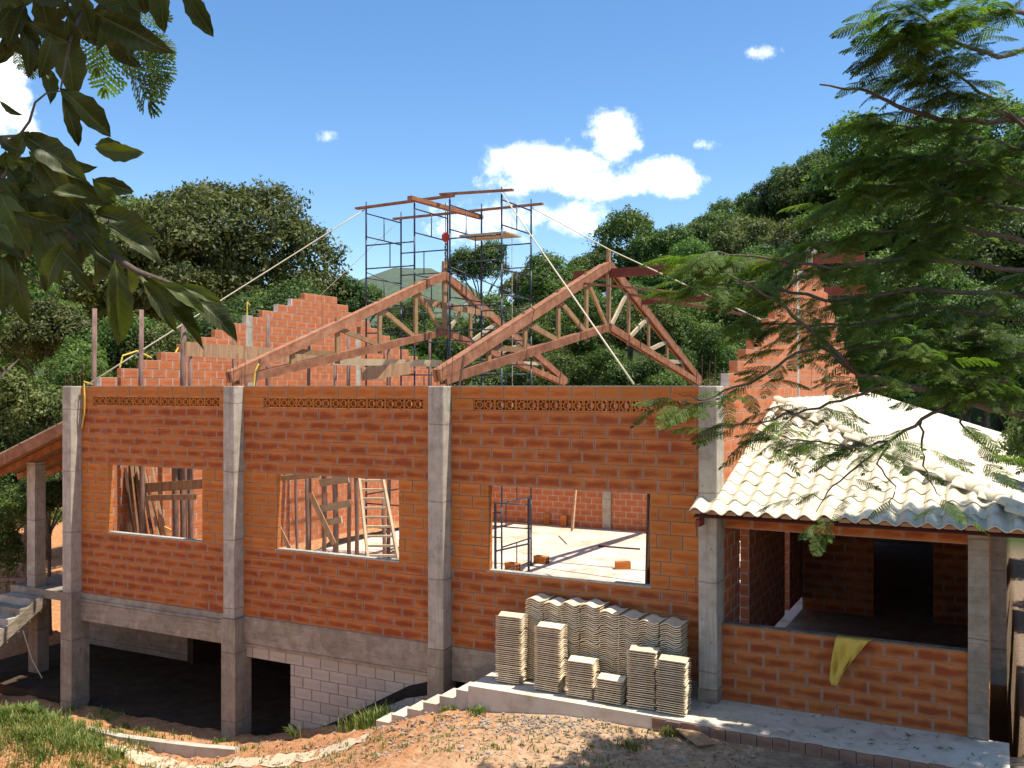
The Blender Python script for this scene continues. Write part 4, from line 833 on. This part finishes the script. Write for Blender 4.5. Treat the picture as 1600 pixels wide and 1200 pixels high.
# ------------------------------------------------------------------ feathery tree at the right
def frond_mesh(seed, L_=.42, pairs=11, pl=.105, nl=8, lw=.0085):
    g = random.Random(seed); V = []
    def pt(f): return Vector((0, L_*f*(1-.12*f), -.16*L_*f*f*1.6))
    for i in range(10):
        a, b = pt(i/10), pt((i+1)/10); w = .0028; V += [tuple(a+Vector((w,0,0))), tuple(b+Vector((w,0,0))), tuple(b-Vector((w,0,0))), tuple(a-Vector((w,0,0)))]
    for i in range(pairs):
        f = .16+.84*i/(pairs-1); o = pt(f); ln = pl*math.sin(math.pi*(.22+.70*f))**.7
        for s in (-1, 1):
            ang = g.uniform(.85,1.12) if i < pairs-1 else .3; dr = -g.uniform(.12,.5); d = Vector((s*math.sin(ang), math.cos(ang), dr)).normalized(); sd = d.cross(Vector((0,0,1))).normalized()
            for k in range(nl):
                q = o+d*ln*(k+.6)/nl-Vector((0,0,.25*ln*((k/nl)**2))); lf = .023*(1-.35*abs(k/nl-.4))
                for e in (-1, 1):
                    tip = q+sd*e*lf+d*lf*.45; V += [tuple(q-d*lw*.5), tuple(q+sd*e*lf*.5+d*(lf*.2+lw)), tuple(tip), tuple(q+sd*e*lf*.5+d*(lf*.2-lw))]
    return polys_mesh('frond', V, 4)
FR = [frond_mesh(i, L_=.40+.05*i) for i in range(4)]
for f in FR: f.materials.append(M['leaf_frond'])
ac = thing('feathery_tree', 'feathery-leaved tree reaching in from the right over the veranda', 'tree', (22.0,-3.0,-.4))
AO = Vector(ac.location)
main = [AO*1, Vector((21.7,-2.7,2.2)), Vector((21.2,-2.2,4.6)), Vector((20.8,-1.9,7.2)), Vector((20.2,-1.5,9.5))]
MB().tube([p-AO for p in main], [.26,.22,.18,.13,.06], 10).build('trunk', M['bark_near'], ac, smooth=True)
# branch: (pixel path with depth), thickness, frond density
BR = [([(1750,215,11.5),(1600,188,11.2),(1490,190,11),(1400,165,10.8),(1340,138,10.6),(1281,132,10.5)], .04, .0),
 ([(1700,110,11),(1600,20,10.6),(1510,12,10.3),(1440,40,10.1),(1395,70,10)], .03, 1.3), ([(1650,60,10.5),(1560,90,10.3),(1480,60,10.2),(1430,20,10),(1390,5,9.9)], .025, 1.3),
 ([(1650,250,11.2),(1560,160,11),(1500,120,10.8),(1450,90,10.7)], .025, 1.3), ([(1600,190,11.2),(1520,160,10.9),(1460,130,10.8),(1400,95,10.7)], .02, 1.2),
 ([(1680,260,11.5),(1580,230,11.2),(1500,205,11),(1430,200,10.8),(1370,185,10.7)], .02, 1.2), ([(1700,330,12),(1600,290,11.6),(1500,250,11.3),(1420,245,11.1),(1340,250,11)], .03, 1.3),
 ([(1720,350,12),(1600,330,11.8),(1480,300,11.5),(1380,290,11.3),(1290,330,11.2)], .03, 1.3), ([(1700,400,12),(1580,370,11.8),(1450,350,11.5),(1340,370,11.3),(1230,390,11.1)], .035, 1.3),
 ([(1700,420,12),(1560,420,11.7),(1420,400,11.3),(1300,420,11),(1180,400,10.8),(1100,395,10.7)], .035, 1.3), ([(1720,480,12),(1580,460,11.6),(1430,450,11.2),(1290,470,10.9),(1180,440,10.7),(1090,450,10.6)], .035, 1.2),
 ([(1720,540,12),(1600,500,11.6),(1480,480,11.3),(1380,500,11),(1270,510,10.8),(1160,500,10.7)], .03, 1.2), ([(1720,660,11.6),(1600,650,11.2),(1500,625,10.9),(1400,600,10.7),(1340,585,10.6),(1262,512,10.5),(1215,470,10.4),(1140,430,10.4)], .05, .6),
 ([(1340,585,10.6),(1280,540,10.5),(1230,560,10.4),(1170,600,10.3),(1100,625,10.2),(1060,615,10.2)], .02, .9), ([(1400,600,10.7),(1330,620,10.5),(1260,640,10.3),(1190,660,10.2),(1120,665,10.1)], .018, .8),
 ([(1500,625,10.9),(1440,655,10.6),(1390,690,10.4),(1330,700,10.2),(1260,690,10.1),(1215,680,10.1)], .02, .95), ([(1390,690,10.4),(1350,720,10.3),(1300,760,10.2),(1275,800,10.1)], .012, .45),
 ([(1390,690,10.4),(1370,725,10.3),(1400,760,10.2),(1390,790,10.2)], .012, .4), ([(1440,655,10.6),(1440,700,10.4),(1450,750,10.3),(1470,775,10.2)], .012, .5), ([(1500,625,10.9),(1500,660,10.6),(1530,690,10.4),(1560,715,10.3)], .014, .6),
 ([(1600,650,11.2),(1540,620,11),(1470,560,10.9),(1400,540,10.8),(1330,545,10.7)], .025, 1.2), ([(1720,600,11.8),(1620,560,11.4),(1540,540,11.2),(1450,520,11)], .025, 1.3), ([(1700,690,11.4),(1600,610,11.1),(1540,580,11),(1500,600,10.9)], .02, 1.2),
 ([(1720,300,12.6),(1640,200,12.6),(1560,250,12.6),(1480,330,12.6),(1430,400,12.6)], .03, 1.1), ([(1740,460,12.9),(1650,400,12.9),(1560,480,12.9),(1490,560,12.8)], .03, 1.1),
 # crown above and behind that shades the veranda (beyond the picture's right edge)
 ([(1800,300,13),(1750,200,13),(1680,150,13),(1620,260,13)], .03, 1.0), ([(1850,400,13),(1760,420,13),(1690,480,13),(1640,560,13)], .03, 1.0), ([(1850,500,12.4),(1760,560,12.4),(1690,620,12.4),(1640,690,12.2)], .03, 1.0), ([(1850,100,13.2),(1750,20,13.2),(1650,-60,13),(1560,-80,12.8)], .03, 1.0), ([(2050,300,11.3),(1900,330,11.3),(1760,400,11.3),(1650,450,11.2)], .03, 1.1), ([(2050,420,11.5),(1900,470,11.5),(1780,520,11.5),(1680,560,11.4)], .03, 1.1), ([(2050,120,11.8),(1900,150,11.8),(1760,210,11.8),(1660,260,11.6)], .03, 1.1), ([(2050,250,12.6),(1950,200,12.6),(1840,260,12.6),(1740,330,12.5)], .03, 1.1), ([(1850,0,12.5),(1700,-100,12.3),(1550,-120,12),(1450,-90,11.6)], .03, 1.0)]
fr_single = 0; fr_rest = [[] for _ in FR]; ga = random.Random(77)
def add_frond(P, D, near):
    global fr_single
    yaw = math.atan2(-D.x, D.y); k = ga.randrange(4); s = ga.uniform(.75,1.2)
    m4 = Matrix.Translation(P-AO) @ Matrix.Rotation(yaw, 4, 'Z') @ Matrix.Rotation(ga.uniform(-.35,.25), 4, 'X') @ Matrix.Rotation(ga.uniform(-.5,.5), 4, 'Y') @ Matrix.Scale(s, 4)
    if near and fr_single < 300:
        o = link('frond', FR[k], parent=ac); o.matrix_local = m4; fr_single += 1
    else: fr_rest[k].append(np.array(m4))
for bi, (path, th, dens) in enumerate(BR):
    path = [(x, y, t if t < 11.1 else 11.1+(t-11.1)*.15) for x, y, t in path]; pts = [at(*q) for q in path]; P = []
    for a, b in zip(pts[:-1], pts[1:]):
        for i in range(4): q = a.lerp(b, i/4); P.append(q+Vector((ga.uniform(-.02,.02),ga.uniform(-.02,.02),ga.uniform(-.025,.025))) if i else q)
    P.append(pts[-1]); n = len(P); rad = [th*(1-.85*i/(n-1))+.003 for i in range(n)]
    MB().tube([p-AO for p in P], rad, 6).build('branch', M['bark_near'], ac, smooth=True)
    if dens <= 0: continue
    tot = sum((b-a).length for a, b in zip(P[:-1], P[1:])); near = 13 <= bi <= 22 or bi in (1,2)
    cnt = int(tot*dens*(10.5 if 1 <= bi <= 7 or bi >= 20 else 6.6))
    for i in range(cnt):
        f = (.25+.75*(i+ga.random())/cnt)*(n-1); j = min(int(f), n-2); p = P[j].lerp(P[j+1], f-j); d = (P[j+1]-P[j]).normalized()
        # a side twig carrying fronds
        sd = d.cross(Vector((0,0,1))).normalized()*(1 if i % 2 else -1); tw = (d*.55+sd*ga.uniform(.2,.9)+Vector((0,0,ga.uniform(-.55,.25)))).normalized(); ln = ga.uniform(.0,.42); q = p+tw*ln
        for e in range(1 if ln < .12 else 3):
            dd = (tw+Vector((ga.uniform(-.9,.9), ga.uniform(-.9,.9), ga.uniform(-.3,.2)))).normalized(); add_frond(p.lerp(q, 1-e*.35), dd, near)
V = []
for k, ms in enumerate(fr_rest):
    co = np.array([v.co for v in FR[k].vertices])
    for m4 in ms: V.append(co @ m4[:3,:3].T+m4[:3,3])
o = link('crown', polys_mesh('crown', np.vstack(V), 4), M['leaf_frond'], ac); o['kind'] = 'stuff'
print('fronds', fr_single, sum(len(m) for m in fr_rest))

# ------------------------------------------------------------------ broad-leaved branch at the upper left
def broad_leaf(seed, n=9, m=4):
    g = random.Random(seed); vs = []
    for j in range(n+1):
        f = j/n; w = .5*(math.sin(math.pi*f**.8)**.85)*(.26+.24*f)*1.0+.004; w *= 1+(.07*(-1)**j if .3 < f < .96 else 0)
        if j == n: w = .004
        for i in range(-m, m+1): e = i/m; vs.append((e*w, f, -.5*f*f*.6+.55*abs(e)*w*1.4+.035*math.sin(f*7+e*3+seed*2)))
    k = 2*m+1; b = MB().add(vs, [(j*k+i, j*k+i+1, (j+1)*k+i+1, (j+1)*k+i) for j in range(n) for i in range(2*m)]); me = b.mesh('leaf', True); me.materials.append(M['leaf_big']); return me
BL = [broad_leaf(i) for i in range(4)]
lt = thing('broad_leaved_tree', 'dark broad-leaved branch hanging close in the upper left corner', 'tree', at(-260,604,2.9)-Vector((0,0,1.7)))
LO = Vector(lt.location)
def leaf_at(bx, by, tx, ty, t, wk=1.0, roll=None, dt=None):
    a, b = at(bx, by, t), at(tx, ty, t+(ga.uniform(-.05,.08) if dt is None else dt)); d = b-a; L_ = d.length; y = d.normalized(); view = (a-Vector((CU,CV,EZ))).normalized()
    zz = -view; zz = (zz-y*zz.dot(y)).normalized(); x = y.cross(zz); m = Matrix((x, y, zz)).transposed().to_4x4(); r = ga.uniform(-.6,.6) if roll is None else roll
    o = link('leaf', BL[ga.randrange(4)], parent=lt); o.matrix_local = Matrix.Translation(a-LO) @ m @ Matrix.Rotation(r, 4, 'Y') @ Matrix.Diagonal((L_*wk*1.0, L_, L_, 1))
expl = [(252,-35,249,48,1.1),(285,-25,330,58,1.0),(93,138,177,208,1.1),(97,152,128,228,.85),(70,108,85,148,1.1),(100,50,118,142,1.3),(150,20,246,76,.9),(30,35,62,112,1.0),(20,20,12,75,1.1),(180,-10,210,70,1.2),(60,-20,80,60,1.3),(120,-20,140,50,1.3),(0,-20,40,40,1.2),(215,-30,232,30,1.0),
 (38,212,126,268,1.1),(45,205,10,255,1.2),(0,158,30,183,.9),(0,215,22,235,1.0),(60,250,118,330,1.2),(10,260,60,340,1.3),(100,270,170,330,1.1),(20,330,110,360,1.2),(0,300,40,390,1.3),(110,300,150,375,1.2),(150,330,236,360,1.1),(170,350,246,392,1.0),(60,350,90,440,1.2),(20,390,32,502,.8),(0,400,14,480,1.0),(100,380,60,455,1.0),(110,420,146,455,1.2),
 (150,400,160,455,1.2),(180,405,192,545,.75),(200,420,205,470,1.2),(210,420,320,520,.55),(232,432,305,488,.8),(225,440,275,512,.7),(255,445,320,478,1.0),(280,450,372,512,.95),(285,445,345,470,.8),(0,350,14,380,1.2),(0,370,46,410,1.0),(130,365,200,430,1.3),(80,300,140,300,1.2),(40,290,90,300,1.2)]
for i, (bx, by, tx, ty, wk) in enumerate(expl): leaf_at(bx, by, tx, ty, 2.3+.12*math.sin(i*1.7)+(.25 if by < 140 else 0), wk)
rl = random.Random(4)
for i in range(160):
    if i < 70: bx, by = rl.uniform(-60,185), rl.uniform(-70,60)
    else: bx, by = rl.uniform(-80,150), rl.uniform(225,380)
    a = rl.uniform(.2,2.2); l = rl.uniform(35,78); leaf_at(bx, by, bx+l*math.cos(a), by+l*math.sin(a)*.9, rl.uniform(2.2,3.1), rl.uniform(.9,1.3))
for path, r in (([(-260,330,2.7),(-60,345,2.6),(80,350,2.5),(150,385,2.45),(215,425,2.4),(285,450,2.4)], .016), ([(-200,-60,2.9),(0,-40,2.7),(140,-10,2.6),(260,-40,2.5)], .014), ([(-100,220,2.6),(30,212,2.4),(46,190,2.4),(55,160,2.4),(72,146,2.4),(95,142,2.4)], .0045), ([(-60,345,2.6),(0,285,2.5),(45,215,2.4)], .008), ([(-60,380,2.6),(40,425,2.4),(90,470,2.4)], .004), ([(140,-10,2.6),(110,60,2.5),(95,138,2.4)], .006)):
    P = [at(*q)-LO for q in path]; MB().tube(P, [r*(1-.6*i/(len(P)-1)) for i in range(len(P))], 7).build('branch', M['bark_near'], lt, smooth=True)
MB().tube([(0,0,0), (.02,.02,1.2), at(-260,330,2.7)-LO, at(-200,-60,2.9)-LO, at(-150,-400,3.0)-LO], [.09,.08,.06,.04,.02], 8).build('trunk', M['bark_near'], lt, smooth=True)
# own canopy above the picture, unseen and added to shade the hanging leaves
mats = []; co_l = [np.array([v.co for v in b.vertices]) for b in BL]; pol = [tuple(p.vertices) for p in BL[0].polygons]; VV = []; FF = []; nb = len(co_l[0])
ctr = at(60,150,2.5)
for i in range(2600):
    p = ctr+Vector((min(.66, rl.gauss(.2,.5)), rl.gauss(.1,.7), 0)); p.z = 5.75+rl.random()*1.1+.25*abs(rl.gauss(0,1)); a = rl.random()*6.28
    dd = p-Vector((CU,CV,EZ)); tt = -dd.x*ST+dd.y*CT
    if tt > .2 and dd.z/tt < .50: p.z = EZ+.50*tt+rl.random()*.5
    m4 = np.array(Matrix.Translation(p-LO) @ Euler((rl.uniform(-.5,.5), rl.uniform(-.5,.5), a)).to_matrix().to_4x4() @ Matrix.Scale(rl.uniform(.13,.2), 4)); VV.append(co_l[i % 4] @ m4[:3,:3].T+m4[:3,3]); FF += [tuple(k+i*nb for k in f) for f in pol]
q = bpy.data.meshes.new('shade_canopy'); q.from_pydata(np.vstack(VV).tolist(), [], FF); o = link('shade_canopy', q, M['leaf_big'], lt); o['kind'] = 'stuff'
# small feathery spray behind the broad leaves
ft = thing('fern_leaved_tree', 'narrow-leaflet twig hanging behind the broad leaves at upper left', 'tree', at(130,-40,4.2)); FO = Vector(ft.location)
PN = frond_mesh(50, .42, 9, .15, 5, .016); PN.materials.append(M['leaf_frond'])
MB().tube([(0,0,.6), (0,0,.2), at(190,30,4.2)-FO, at(225,90,4.2)-FO], [.03,.02,.012,.004], 6).build('branch', M['bark_near'], ft, smooth=True)
MB().tube([(0,0,.2), at(60,20,4.2)-FO, at(38,70,4.2)-FO], [.012,.008,.004], 6).build('branch', M['bark_near'], ft, smooth=True)
for (bx, by, tx, ty) in ((190,30,200,165),(200,30,245,130),(215,50,262,70),(180,40,150,150),(225,70,235,140),(200,20,250,30),(170,30,185,120),(210,60,215,150),(150,20,160,110),(225,40,258,100),(40,60,42,115),(38,50,20,100),(50,40,60,100),(205,0,255,-10)):
    a, b = at(bx, by, 4.2), at(tx, ty, 4.2+ga.uniform(-.1,.1)); d = b-a; y = d.normalized(); vw = Vector((ST,-CT,0)); zz = (vw-y*vw.dot(y)).normalized(); x = y.cross(zz); s = d.length/.42
    o = link('frond', PN, parent=ft); o.matrix_local = Matrix.Translation(a-FO) @ Matrix((x, y, zz)).transposed().to_4x4() @ Matrix.Rotation(ga.uniform(-.8,.8), 4, 'Y') @ Matrix.Scale(s, 4)
print('objects', len(bpy.data.objects), 'tris', sum(len(p.vertices)-2 for me in bpy.data.meshes for p in me.polygons))
